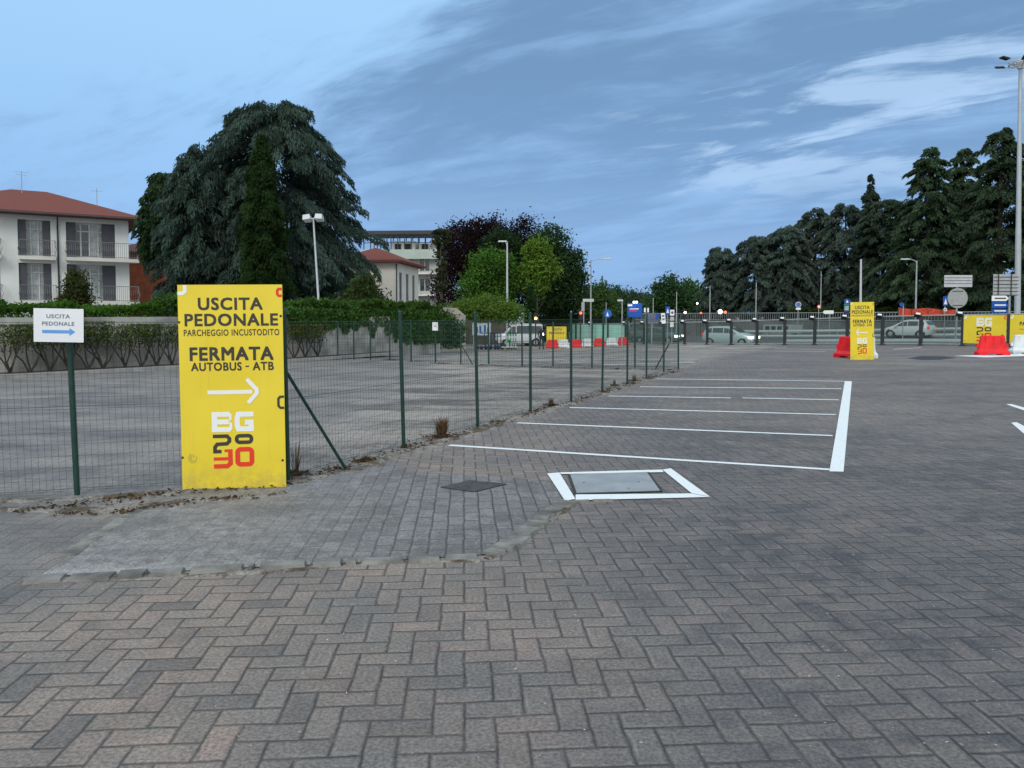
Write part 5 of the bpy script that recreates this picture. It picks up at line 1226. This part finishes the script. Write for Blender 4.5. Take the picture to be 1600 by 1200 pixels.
mb = MB(); mb.cyl((-1.8, 3, 9), (-1.8, 3, 11.3), .025, n=5); mb.cyl((-2.2, 3, 11.1), (-1.4, 3, 11.1), .015, n=4); mb.build('aerial', M_GALV, house)
# --- brick red house behind
bh = thing('house', 'brick red house with dark shuttered windows half hidden behind the cedars', 'house', (-30.5, 68, 0), R(28))
ops = [(x, x + 1.0, z, z + 1.5) for x in (1.0, 4.0, 7.0) for z in (1.6, 4.6)]
mb = MB(); facade(mb, -4, 10, -.3, 7.1, ops, .2); mb.add([(10, 0, -.3), (10, 8, -.3), (10, 8, 7.1), (10, 0, 7.1), (-4, 0, -.3), (-4, 8, -.3), (-4, 8, 7.1), (-4, 0, 7.1)], [(0, 1, 2, 3), (5, 4, 7, 6)]); mb.build('wall', M_BRICK, bh)
hiproof(-4, 10, 0, 8, 7.08, 1.7, .6).build('roof', M_TILE, bh)
for a, b, c, d_ in ops:
    mb = MB(); mb.bbox(a, b, .12, .16, c, d_); wn_ = mb.build('window', mat('dark_teal_shutter', (.02, .05, .055), .6), bh)
    mb = MB(); mb.ribbon([(a - .05, c - .05), (b + .05, c - .05), (b + .05, d_ + .05), (a - .05, d_ + .05)], .09, -.03, .01, True); mb.build('frame', M_CONC, wn_)
# --- cream house in the middle
c0 = Vector((-8.75, 58, 0)); d1 = Vector((.85, 7, 0)).normalized()
ch = thing('house', 'small cream house with tall grey shutters and a red hipped roof', 'house', c0, math.atan2(d1.y, d1.x))
ops = [(x, x + .85, 2.9, 5.0) for x in (1.0, 3.0, 5.0)]
mb = MB(); facade(mb, 0, 7.05, -.5, 5.7, ops, .2); mb.add([(0, 0, -.5), (0, 4.4, -.5), (0, 4.4, 5.7), (0, 0, 5.7), (7.05, 0, -.5), (7.05, 4.4, -.5), (7.05, 4.4, 5.7), (7.05, 0, 5.7)], [(1, 0, 3, 2), (4, 5, 6, 7), (5, 1, 2, 6)]); mb.build('wall', mat('pale_cream_render', (.76, .73, .66), .85, 0, .06, .7), ch)
hiproof(0, 7.05, 0, 4.4, 5.68, 1.15, .55).build('roof', M_TILE, ch)
mb = MB(); mb.cyl((-.06, -.08, 5.6), (-.06, -.08, -.3), .05); mb.build('downpipe', M_DSTEEL, ch)
for a, b, c, d_ in ops:
    mb = MB(); mb.bbox(a + .02, b - .02, .08, .12, c, d_)
    for k in range(12): z = c + .08 + (d_ - c - .1) * k / 12; mb.bbox(a + .08, b - .08, .065, .079, z, z + .09)
    sh = mb.build('shutter', mat('blue_grey_shutter', (.10, .12, .15), .6), ch)
    mb = MB(); mb.bbox(a - .12, b + .12, -.06, .02, c - .12, c - .02); mb.build('sill', M_CONC, sh)
# --- apartment block
Y = 108; xa = at(572, 495, Y).x; xb = at(690, 495, Y).x
ap = thing('apartment_block', 'pale apartment block with a dark roof pergola behind the small cream house', 'apartment block', (xa, Y, 0), R(-4)); Wd = xb - xa
rowz = [2.0, 5.2, 8.0]; ops = [(x, x + 1.3, z, z + 1.7) for z in rowz for x in np.arange(.8, Wd - 1.5, 2.3)]
mb = MB(); facade(mb, 0, Wd, -.5, 10.9, ops, .25); mb.add([(Wd, 0, -.5), (Wd, 12, -.5), (Wd, 12, 10.9), (Wd, 0, 10.9), (0, 0, 10.9), (0, 12, 10.9)], [(0, 1, 2, 3), (4, 3, 2, 5)]); mb.build('wall', mat('grey_white_render', (.36, .38, .37), .85, 0, .12, .5), ap)
mb = MB(); mb.bbox(-.2, Wd + .2, -1.0, -.003, 9.6, 10.9); mb.build('parapet', mat('pale_green_render', (.40, .48, .44), .8, 0, .08, .5), ap)
for a, b, c, d_ in ops:
    mb = MB(); mb.bbox(a, b, .18, .22, c, d_); wn_ = mb.build('window', M_PANE, ap)
    mb = MB(); mb.bbox((a + b) / 2 - .04, (a + b) / 2 + .04, .1, .175, c, d_); mb.build('frame', M_FRAME, wn_)
for z in (4.6, 7.6): mb = MB(); mb.bbox(-.1, Wd, -1.2, -.003, z - .12, z + .12); mb.build('balcony_slab', M_CREAM, ap)
mb = MB(); mb.bbox(3.0, 6.5, 2.5, 6, 10.9, 12.4); mb.bbox(6.9, Wd - .3, 3.0, 6, 10.9, 12.1); mb.build('penthouse', M_WHITEW, ap)
for x in (3.6, 5.0, 7.4): mb = MB(); mb.bbox(x, x + .9, 2.44 if x < 6 else 2.94, 2.49 if x < 6 else 2.99, 11.0, 12.0); mb.build('window', M_BLK, ap)
mb = MB()
for k in range(12): mb.bbox(-.3 + k * Wd / 11 - .06, -.3 + k * Wd / 11 + .06, .2, .32, 10.9, 13.2); mb.bbox(-.3 + k * Wd / 11 - .06, -.3 + k * Wd / 11 + .06, 6, 6.12, 10.9, 13.2)
for k in range(16): mb.bbox(-.4, Wd + .2, .1 + k * .42, .28 + k * .42, 13.2, 13.42)
mb.bbox(-.5, Wd + .3, -.1, .09, 13.1, 13.6); mb.bbox(-.3, Wd, .2, .26, 11.9, 12.0)
mb.build('pergola', M_DSTEEL, ap)

# ------------------------------------------------------------------ retaining wall, hedges, ivy
WP = [(-30, 6.5), (-18.5, 16.3), (-13.7, 21.0), (-11.0, 24.4), (-7.6, 29.6), (-5.6, 33.4), (-3.6, 38.5)]
mb = MB(); vs = []
zt = [1.62, 1.60, 1.58, 1.60, 1.62, 1.62, 1.6]
for i, (x, y) in enumerate(WP):
    for dx_, z in ((0, -.2), (0, zt[i]), (-.28, zt[i]), (-.28, -.2)): vs.append((x + dx_, y + (.0 if dx_ == 0 else .12), z))
k = len(WP); mb.add(vs, [(4 * i + j, 4 * (i + 1) + j, 4 * (i + 1) + j + 1, 4 * i + j + 1) for i in range(k - 1) for j in range(3)] + [(4 * k - 4, 4 * k - 3, 4 * k - 2, 4 * k - 1)])
tag(mb.build('retaining_wall', mat('stained_grey_wall', (.34, .33, .31), .9, 0, .45, .9, bump=.4)), 'long stained grey garden wall below the hedge on the left', 'wall')
P = [(WP[1][0] + 1.0, WP[1][1] - .8), (-13.0, 20.6 - .5), (-10.2, 23.7), (-6.9, 28.9)]
P = [(-29, 5.5), (-17.7, 15.7), (-12.9, 20.4), (-10.2, 23.9), (-6.9, 28.9), (-4.8, 33)]
mb = MB(); vs = []
for x, y in P: vs += [(x, y, .10), (x + .18, y - .12, .10), (x + .18, y - .12, 0), ]
k = len(P); mb.add(vs, [(3 * i + j, 3 * (i + 1) + j, 3 * (i + 1) + j + 1, 3 * i + j + 1) for i in range(k - 1) for j in range(2)]); tag(mb.build('yard_kerb', mat('pale_kerb_stone', (.30, .30, .30), .85, 0, .2, 3)), kind='structure')
mb = MB(); mb.add([(x, y, .09) for x, y in P] + [(x, y, .09) for x, y in reversed(WP[:-1])], [tuple(range(2 * len(P)))] if len(P) == len(WP) - 1 else [tuple(range(len(P) + len(WP) - 1))]); tag(mb.build('soil_strip', mat('dry_soil', (.075, .06, .048), .95, 0, .4, 3)), kind='structure')
root = thing('hedge', 'bright green clipped hedge along the top of the garden wall on the left', 'hedge', (-13.9, 21.3, 1.4))
o = hedge_leaves('foliage', [(x - .45, y + .45, 1.3) for x, y in WP[:4]], .9, .62, (.062, .145, .022), 5, None, 1500, .10, .07); o.parent = root; o.location = -root.location
root = thing('hedge', 'darker green overgrown hedge on the wall right of the big yellow sign', 'hedge', (-8.5, 28.6, 1.4))
o = hedge_leaves('foliage', [(x - .4, y + .5, 1.3) for x, y in WP[3:7]], 1.1, .85, (.055, .115, .026), 6, None, 1700, .12, .15); o.parent = root; o.location = -root.location
rg = np.random.default_rng(8); n = 16000
s = rg.random(n); A_ = np.array([-8.4, 28.4]); B_ = np.array([-3.7, 38.3]); pos = A_ + (B_ - A_) * s[:, None]
depth_ = 1.55 * (.35 + .65 * np.clip(s * 1.4, 0, 1)) * (.55 + .5 * np.abs(np.sin(s * 17 + np.sin(s * 41)))) * np.sqrt(rg.random(n))
C = np.stack([pos[:, 0] + .10 + .22 * rg.random(n), pos[:, 1] - .10 - .2 * rg.random(n), 1.95 - depth_], 1); kk = (s * 60).astype(int) + (depth_ * 5).astype(int) * 60
root = thing('ivy', 'ivy draping down the garden wall behind the cross fence', 'climbing plant', (-6, 33, 0))
dd = rg.normal(size=(n, 3)); dd[:, 2] -= 1
o = leaves('foliage', C, dd, .17 * (.6 + .8 * rg.random(n)), .11, jitcol(rg, (.06, .13, .03), kk, .3), None, 9); o.parent = root; o.location = -root.location

# espaliered shrubs with bare stems in front of the wall
def shrub_mesh(seed, H=1.25):
    rs = random.Random(seed); mb = MB(); tips = []
    for k in range(rs.randint(4, 7)):
        a = rs.uniform(-1, 1); x = 0; z = 0; pts = [(rs.uniform(-.04, .04), 0, 0)]; 
        x1 = a * .22; j_ = lambda s_: rs.uniform(-s_, s_); pts.append((x1 * .6 + j_(.06), j_(.06), H * rs.uniform(.16, .27))); pts.append((x1 + a * .12 + j_(.08), j_(.07), H * rs.uniform(.38, .52))); pts.append((x1 + a * .30 + j_(.10), j_(.08), H * rs.uniform(.66, .80))); pts.append((x1 + a * .45 + rs.uniform(-.05, .05), 0, H * .97))
        mb.tube(pts, [.028, .022, .018, .012, .006], 5); tips += pts[2:]
        for j in range(3):
            p0 = Vector(pts[2 + j % 2]); p1 = p0 + Vector((rs.uniform(-.22, .22), rs.uniform(-.08, .08), rs.uniform(.25, .5))); mb.tube([p0, p0.lerp(p1, .5) + Vector((.02, 0, 0)), p1], [.010, .008, .004], 4); tips.append(tuple(p1))
    return mb, tips
protos = []
for sd in (1, 2, 3):
    rt = thing('shrub', 'x', 'shrub', (0, 0, 0)); mb, tips = shrub_mesh(sd); mb.build('stems', mat('dark_stem', (.04, .034, .028), .9, 0, .3), rt)
    rg = np.random.default_rng(sd); T = np.array(tips); T = T[T[:, 2] > .7]; ti = rg.integers(len(T), size=650); C = T[ti] + rg.normal(size=(650, 3)) * np.array([.14, .10, .13]); C[:, 2] = np.minimum(C[:, 2], 1.26 + .05 * rg.random(650))
    leaves('foliage', C, rg.normal(size=(650, 3)), .075, .045, jitcol(rg, (.085, .115, .025), ti, .4), rt, sd); protos.append(rt)
spx = [(12, 588), (44, 587), (76, 585), (103, 584), (133, 583), (158, 580), (190, 577), (216, 575), (240, 573.5), (262, 572), (452, 563), (470, 562), (488, 561)]
used = set(); words = ['first', 'second', 'third', 'fourth', 'fifth', 'sixth', 'seventh', 'eighth', 'ninth', 'tenth', 'eleventh', 'twelfth', 'thirteenth']
for i, (px, py) in enumerate(spx):
    k = i % 3; p = G(px, py + 1.5); 
    # snap onto the soil strip just before the wall
    best = None
    for (ax, ay), (bx, by) in zip(WP[:-1], WP[1:]):
        r_ = (px - 800) / F; t_ = (r_ * ay - ax) / ((bx - ax) - r_ * (by - ay))
        if 0 <= t_ <= 1: best = Vector((ax + (bx - ax) * t_, ay + (by - ay) * t_, .08))
    p = (best or p) + Vector((.28, -.42, 0)); lb = f'bare stemmed pruned shrub before the garden wall, {words[i]} from the left'
    rz = R(46 + random.uniform(-14, 14)); sc_ = (random.uniform(.85, 1.2), 1, random.uniform(.90, 1.06))
    if k not in used: r = protos[k]; r.location = p; r.rotation_euler = (0, 0, rz); r['label'] = lb; r['group'] = 'pruned shrubs along the garden wall'; used.add(k)
    else: dup(protos[k], p, rz, lb, 'pruned shrubs along the garden wall', scale=sc_)

# ivy arch, low wall, map board
Y = 50; b = at(700, 500, Y)
r = thing('garden_wall', 'low cream boundary wall with a stepped top beside the round shrub', 'wall', (b.x, Y, -.6), R(8))
mb = MB(); mb.prism([(-1.1, 0), (1.15, 0), (1.15, zz(492, Y) + .55), (.55, zz(481, Y) + .6), (-1.1, zz(480, Y) + .6)], 0, .3); mb.build('wall', mat('dusty_cream_wall', (.30, .285, .26), .9, 0, .2, 1), r)
Y = 70; b = at(775, 500, Y); r = thing('garden_wall', 'brown stained wall behind the scooters and the van', 'wall', (b.x, Y, -1.0), R(2))
mb = MB(); mb.bbox(-7, 1.2, 0, .4, 0, zz(489, Y) + 1.0); mb.build('wall', mat('brown_stained_wall', (.085, .075, .068), .9, 0, .35, .6), r)
Y = 67; b = at(753, 500, Y); r = thing('map_board', 'white and blue information board behind the scooters', 'notice board', (b.x, Y, gz(b.x, Y)), R(2)); zb = gz(b.x, Y)
mb = MB(); mb.bbox(xx(-15, Y), xx(14, Y), -.03, 0, zz(524, Y) - zb, zz(504.5, Y) - zb); mb.build('panel', mat('pale_blue_board', (.42, .50, .56), .5), r)
mb = MB()
for k, (x, y0, y1) in enumerate(((-9, 520, 511), (-4, 521, 509), (3, 519, 508), (8, 521, 512))): mb.bbox(xx(x, Y), xx(x + 3, Y), -.04, -.031, zz(y0, Y) - zb, zz(y1, Y) - zb)
mb.build('print', mat('blue_print', (.02, .10, .30), .5), r); 
for x in (-13, 12): mb = MB(); mb.cyl((xx(x, Y), .05, 0), (xx(x, Y), .05, 2.1), .05); mb.build('leg', M_GALV, r)

# ------------------------------------------------------------------ trees
def base_at(px, Y, z=None): b = at(px, 495, Y); return Vector((b.x, Y, gz(b.x, Y) if z is None else z))
def hgt(top_py, Y, z0=0): return at(800, top_py, Y).z - z0
WE = (.064, .102, .084)
cedar('weeping_cedar', 'huge grey green weeping cedar with a domed crown behind the wall', base_at(432, 47), hgt(141, 47), 6.3, WE, 11, nb=380, droop=.30, hang=.60, leaf=(.36, .068), dens=100, lat=.18, prof=lambda t: .36 + .64 * (1 - t ** 4.0) ** .8, rise=.32, h0=.08)
cedar('weeping_cedar', 'grey green weeping cedar leaning on the left of the huge one', base_at(312, 44), hgt(204, 44), 2.9, WE, 12, nb=190, droop=.33, hang=.65, leaf=(.34, .065), dens=125, lat=.18, prof=lambda t: .28 + .72 * (1 - t ** 2.6) ** .8, rise=.35, h0=.08)
cedar('cedar_tree', 'dark green cedar with ragged layered boughs beside the white house', base_at(266, 48), hgt(246, 48), 2.15, (.040, .075, .036), 13, nb=420, droop=.22, hang=.5, tiers=11, leaf=(.36, .08), dens=44, prof=lambda t: .55 + .40 * math.sin(2.9 * t + .3), rise=.22, h0=.50)
cedar('cypress_tree', 'narrow deep green conical conifer standing before the weeping cedar', base_at(413, 41), hgt(190, 41), 1.7, (.028, .056, .019), 14, nb=420, droop=.15, hang=.5, leaf=(.24, .05), dens=110, prof=lambda t: max(.12, min(1, .75 + t) * (1 - t ** 2.8) ** .75) * (.9 + .10 * math.sin(t * 23)), rise=.5, h0=.02)
# middle group
cedar('ivy_clad_tree', 'bare trunk wrapped in ivy with a small leafy top beside the apartment block', base_at(690, 74, 0), hgt(353, 74), .9, (.05, .062, .03), 21, nb=120, droop=.1, hang=.3, leaf=(.34, .1), dens=40, prof=lambda t: .55 + (.6 if t > .85 else 0), rise=.4)
PB = (.024, .015, .017)
def bl(px, py, rp, Y, z0, b0, ry=None, dy=0):   # lobe from picture coordinates
    c = at(px, py, Y); return (c.x - b0.x, dy, c.z - z0, rp[0] / F * Y, (ry or rp[0]) / F * Y, rp[1] / F * Y)
Y = 84; b = base_at(752, Y, -.5)
blobtree('purple_beech', 'dark purple beech with a broad ragged crown behind the bright green tree', b, hgt(340, Y), [bl(745, 400, (55, 50), Y, b.z, b), bl(720, 385, (30, 35), Y, b.z, b), bl(765, 385, (35, 42), Y, b.z, b), bl(740, 450, (65, 45), Y, b.z, b)], PB, 22, 34000, .27, .9, spiky=.6)
Y = 86; b = base_at(822, Y, -.5)
blobtree('purple_beech', 'second dark purple beech behind the narrow light green tree', b, hgt(342, Y), [bl(815, 392, (32, 48), Y, b.z, b), bl(800, 410, (30, 40), Y, b.z, b), bl(825, 440, (48, 50), Y, b.z, b)], (.022, .015, .016), 23, 24000, .27, .9, spiky=.6)
Y = 82; b = base_at(786, Y, -.6)
blobtree('lime_tree', 'mid dark green tree showing between the two purple beeches', b, hgt(364, Y), [bl(783, 392, (24, 26), Y, b.z, b, dy=-2), bl(800, 430, (22, 36), Y, b.z, b, dy=-2)], (.030, .058, .024), 33, 10000, .30, .8)
Y = 71; b = base_at(762, Y, -.8)
blobtree('maple_tree', 'bright green round leafy tree before the purple beech', b, hgt(394, Y), [bl(765, 425, (32, 30), Y, b.z, b), bl(750, 455, (28, 24), Y, b.z, b), bl(785, 440, (24, 30), Y, b.z, b), bl(770, 470, (32, 18), Y, b.z, b)], (.072, .160, .030), 24, 16000, .30, .8, barkm=M_BARK)
Y = 70; b = base_at(840, Y, -.8)
blobtree('maple_tree', 'slim light green tree with spreading top beside the dark tree', b, hgt(380, Y), [bl(840, 392, (9, 14), Y, b.z, b), bl(852, 400, (8, 16), Y, b.z, b), bl(829, 398, (7, 16), Y, b.z, b), bl(850, 424, (20, 14), Y, b.z, b), bl(832, 424, (14, 12), Y, b.z, b), bl(840, 445, (14, 14), Y, b.z, b)], (.12, .215, .035), 25, 8000, .30, .6, spiky=.8)
Y = 78; b = base_at(872, Y, -.8)
blobtree('lime_tree', 'large dense dark green tree left of the slender street lamp', b, hgt(352, Y), [bl(862, 385, (26, 32), Y, b.z, b), bl(880, 420, (32, 36), Y, b.z, b), bl(885, 460, (32, 42), Y, b.z, b), bl(865, 455, (35, 45), Y, b.z, b)], (.034, .070, .026), 26, 22000, .32, .8)
cedar('cypress_tree', 'small dark columnar conifer under the slim light green tree', base_at(829, 67), hgt(440, 67, -.8), .85, (.028, .07, .022), 27, nb=200, droop=.1, hang=.3, leaf=(.25, .07), dens=60, prof=lambda t: max(.15, (1 - t) ** .5), rise=.7, h0=.02)
Y = 56; b = base_at(765, Y, -.8)
blobtree('ivy_mound', 'light green arching mound of ivy over the low wall', b, 3, [bl(758, 483, (40, 18), Y, b.z, b, 24), bl(793, 490, (22, 13), Y, b.z, b, 18), bl(724, 486, (22, 12), Y, b.z, b, 18)], (.115, .20, .04), 28, 13000, .17, .5, cat='climbing plant', trunk_h=0)
Y = 36; b = base_at(569, Y, 0)
blobtree('shrub', 'feathery yellow green shrub rising above the hedge by the cream house', b, 3, [bl(570, 458, (20, 26), Y, b.z, b), bl(560, 480, (30, 22), Y, b.z, b), bl(585, 485, (22, 20), Y, b.z, b)], (.055, .085, .028), 29, 9000, .16, .4, cat='shrub', trunk_h=.3, tr=.08)
Y = 31; b = base_at(120, Y, 0)
blobtree('shrub', 'small olive green conical bush before the white house downpipe', b, 3, [bl(121, 455, (13, 20), Y, b.z, b), bl(118, 440, (8, 16), Y, b.z, b), bl(120, 470, (17, 14), Y, b.z, b)], (.055, .068, .025), 30, 6000, .12, .3, cat='shrub', trunk_h=.5, tr=.05)
Y = 46; b = base_at(688, Y, -.3)
blobtree('ivy_mound', 'dark ivy bush spilling over the foot of the low cream wall', b, 3, [bl(690, 515, (30, 24), Y, b.z, b, 22), bl(665, 510, (22, 24), Y, b.z, b, 20), bl(708, 522, (14, 20), Y, b.z, b, 14)], (.045, .095, .024), 31, 12000, .16, .45, cat='climbing plant', trunk_h=0)
# dark low hedge behind the turquoise panels
root = thing('hedge', 'low dark hedge behind the yellow banner and turquoise panels', 'hedge', base_at(890, 76)); o = hedge_leaves('foliage', [tuple(base_at(842, 76)), tuple(base_at(968, 80))], 2, zz(493, 76) - gz(5, 76), (.028, .045, .018), 41, None, 1300, .22, .15); o.parent = root; o.location = -root.location
root = thing('hedge', 'low green hedge in front of the right cedars behind the far wall', 'hedge', base_at(1280, 86)); o = hedge_leaves('foliage', [tuple(base_at(1232, 86)), tuple(base_at(1395, 84))], 2, zz(482, 85) - gz(40, 85), (.035, .06, .016), 42, None, 1300, .25, .12); o.parent = root; o.location = -root.location
# far trees in the gap
specs = [(936, 442, 26, 130, (0.068, 0.128, 0.042), 'mid green far tree just right of the slender street lamp'), (962, 452, 22, 140, (0.048, 0.090, 0.042), 'dark round far tree behind the tee shaped name sign'), (986, 458, 20, 150, (0.053, 0.087, 0.051), 'small far tree behind the large blue board'), (1004, 461, 13, 160, (0.060, 0.098, 0.068), 'tiny pale far tree at the edge of the sky gap'), (1045, 434, 27, 120, (0.039, 0.090, 0.033), 'dark green far tree right of the sky gap'), (1078, 440, 24, 125, (0.060, 0.128, 0.042), 'lighter green far tree left of the cedar mass'), (1100, 462, 18, 118, (0.048, 0.090, 0.042), 'low far tree tucked against the cedar mass'), (1022, 466, 14, 130, (0.060, 0.112, 0.045), 'low bushy far tree beside the thin distant pole')]
for i, (px, tp, hw, Y, col, lb) in enumerate(specs):
    b = base_at(px, Y, -.5); mid = (tp + 497) / 2
    blobtree('far_tree', lb, b, hgt(tp, Y), [bl(px, tp + (497 - tp) * .42, (hw * .8, (497 - tp) * .42), Y, b.z, b), bl(px - hw * .3, tp + (497 - tp) * .7, (hw * .75, (497 - tp) * .33), Y, b.z, b), bl(px + hw * .35, tp + (497 - tp) * .66, (hw * .7, (497 - tp) * .36), Y, b.z, b)], col, 50 + i, 6500, .5, 1.2, group='trees far down the road')
# right hand cedars
CG = (.076, .110, .092); CD = (.054, .090, .050)
dome = lambda t: .34 + .66 * (1 - t ** 4) ** .8
cone = lambda t: (.13 + .87 * (1 - t ** 1.75) ** .9) * (.84 + .16 * math.sin(t * 37))
rc = [(1128, 100, 392, 3.4, CG, dome, 0, 'grey green cedar at the left end of the dark mass'), (1178, 98, 376, 4.4, CG, dome, 0, 'broad grey green cedar, second in the dark mass'), (1228, 96, 360, 4.2, CG, dome, 0, 'rounded grey green cedar behind the blue round sign'), (1272, 98, 331, 4.2, (.064, .09, .070), dome, 0, 'taller grey green cedar with a spiky top left of the slim yellow sign'),
      (1318, 95, 324, 4.6, CG, dome, 0, 'grey green cedar behind the slim yellow sign'), (1356, 100, 276, 2.4, (.046, .070, .048), lambda t: min(.62, .06 + 3.0 * (1 - t)) * (.8 + .2 * math.sin(t * 60)), 22, 'slim cedar whose layered tip rises above its neighbours'), (1378, 90, 312, 4.4, (.050, .078, .054), dome, 14, 'dark cedar between the layered tip and the tall right cedars'),
      (1447, 84, 232, 7.6, CD, cone, 20, 'tall dark layered cedar left of the mast'), (1500, 90, 232, 6.8, CD, cone, 18, 'dark cedar filling the gap between the two tallest ones'), (1558, 80, 198, 8.2, (.048, .078, .046), cone, 22, 'tallest drooping cedar behind the mast'), (1640, 82, 210, 7.0, CD, cone, 20, 'dark cedar cut by the right picture edge')]
for i, (px, Y, tp, rad, col, pf, tiers, lb) in enumerate(rc):
    b = base_at(px, Y, 0)
    if tiers: cedar('cedar_tree', lb, b, hgt(tp - 9, Y), rad, col, 70 + i, nb=400 if rad > 3 else 330, droop=.26, hang=.38, tiers=tiers, leaf=(.50, .13), dens=38, prof=pf, group='cedars beyond the road', rise=.28, h0=.03, lat=.34)
    else: cedar('cedar_tree', lb, b, hgt(tp - 9, Y), rad, col, 70 + i, nb=240, droop=.22, hang=.45, leaf=(.44, .12), dens=56, prof=pf, group='cedars beyond the road', rise=.42, h0=.02, lat=.3)

# ------------------------------------------------------------------ dry tufts and litter along the fence
def tuft(label, px, py, h, w_, seed, n=70, col=(.13, .075, .035)):
    rg = np.random.default_rng(seed); b = G(px, py); rt = thing('dry_tuft', label, 'dry weed', b)
    mb = MB(); rs = random.Random(seed)
    for k in range(n):
        a = rs.uniform(0, 6.28); s = rs.random() ** .6 * w_ * .5; hh = h * rs.uniform(.35, 1); q0 = Vector((math.cos(a) * s * .25, math.sin(a) * s * .25, 0)); q1 = Vector((math.cos(a) * s, math.sin(a) * s, hh))
        sd = Vector((-math.sin(a), math.cos(a), 0)) * .007; m_ = q0.lerp(q1, .55) + Vector((0, 0, hh * .12))
        mb.add([q0 - sd, q0 + sd, m_ + sd * .8, m_ - sd * .8, q1], [(0, 1, 2, 3), (3, 2, 4)])
    mb.build('blades', mat('dry_grass_blades', col, .9, 0, .45, 20), rt); 
    C = np.stack([rg.normal(size=120) * w_ * .35, rg.normal(size=120) * w_ * .3, .012 + .02 * rg.random(120)], 1)
    leaves('dead_leaves', C, rg.normal(size=(120, 3)) * [1, 1, .2], .05, .03, jitcol(rg, (.12, .075, .04), np.arange(120) % 20, .4), rt, seed)
tuft('largest brown dry tuft at the fence foot above the first parking line', 690, 683, .30, .30, 1, 170)
tuft('medium dry tuft at the fence foot near the third parking line', 861, 634, .17, .16, 2, 60)
tuft('small dry tuft close to the far fence end by the thin parking line', 991, 596, .22, .2, 3, 40)
tuft('small dark dry tuft between the far fence posts', 960, 603, .2, .12, 4, 30)
tuft('thin reddish weed stalks beside the right edge of the big yellow sign', 462, 742, .42, .16, 5, 14, (.10, .05, .03))
tuft('tiny rust brown tuft below the slanting brace', 572, 722, .09, .16, 6, 40)
rg = np.random.default_rng(77)
def litter(path, n, spread, seed, lo=.03, hi=.07):
    rg = np.random.default_rng(seed); P = [np.array(G(*p)) for p in path]; out = []
    for a, b in zip(P[:-1], P[1:]):
        L = np.linalg.norm(b - a); m = int(n * L); s = rg.random(m); s = (s + .12 * np.sin(s * L * 4)) ; x = a + (b - a) * s[:, None]
        cl = .5 + .5 * np.sin(s * L * 3.1 + seed); keep = rg.random(m) < (.25 + .75 * cl); d = (b - a) / L
        x += np.array([-d[1], d[0], 0]) * (rg.normal(size=m) * spread)[:, None]; x[:, 2] = .010 + .03 * rg.random(m) * np.exp(-np.abs(rg.normal(size=m))); out.append(x[keep])
    return np.concatenate(out)
C = np.concatenate([litter([(20, 800), (121, 790), (290, 770), (450, 757), (631, 703), (746, 671), (829, 646), (892, 630), (941, 614), (1010, 592), (1060, 579)], 130, .07, 1), litter([(80, 806), (180, 803), (260, 792), (330, 782), (400, 778)], 210, .045, 3), litter([(590, 562), (720, 570), (816, 573), (925, 576), (1055, 579)], 160, .12, 4)])
rg = np.random.default_rng(5); n = len(C); dd = rg.normal(size=(n, 3)); dd[:, 2] *= .25
o = leaves('leaf_litter', C, dd, .045 * (.4 + rg.random(n)), .022, jitcol(rg, (.10, .07, .045), rg.integers(0, 300, n), .5), None, 6); tag(o, 'brown dead leaves and dry grass gathered along the fence foot', 'leaf litter', kind='stuff')
C = []
rg = np.random.default_rng(15)
px_ = rg.random(260) * 1700 - 50; py_ = 640 + 560 * rg.random(260) ** 1.0
for a, b in zip(px_, py_): p = G(a, b); C.append((p.x, p.y, .006))
C = np.array(C); n = len(C); dd = rg.normal(size=(n, 3)); dd[:, 2] *= .3
o = leaves('paving_grit', C, dd, .009 + .012 * rg.random(n), .006, jitcol(rg, (.45, .44, .42), np.arange(n), .4), None, 7); tag(o, 'tiny pale grit and paper crumbs scattered over the paving', 'grit', kind='stuff')
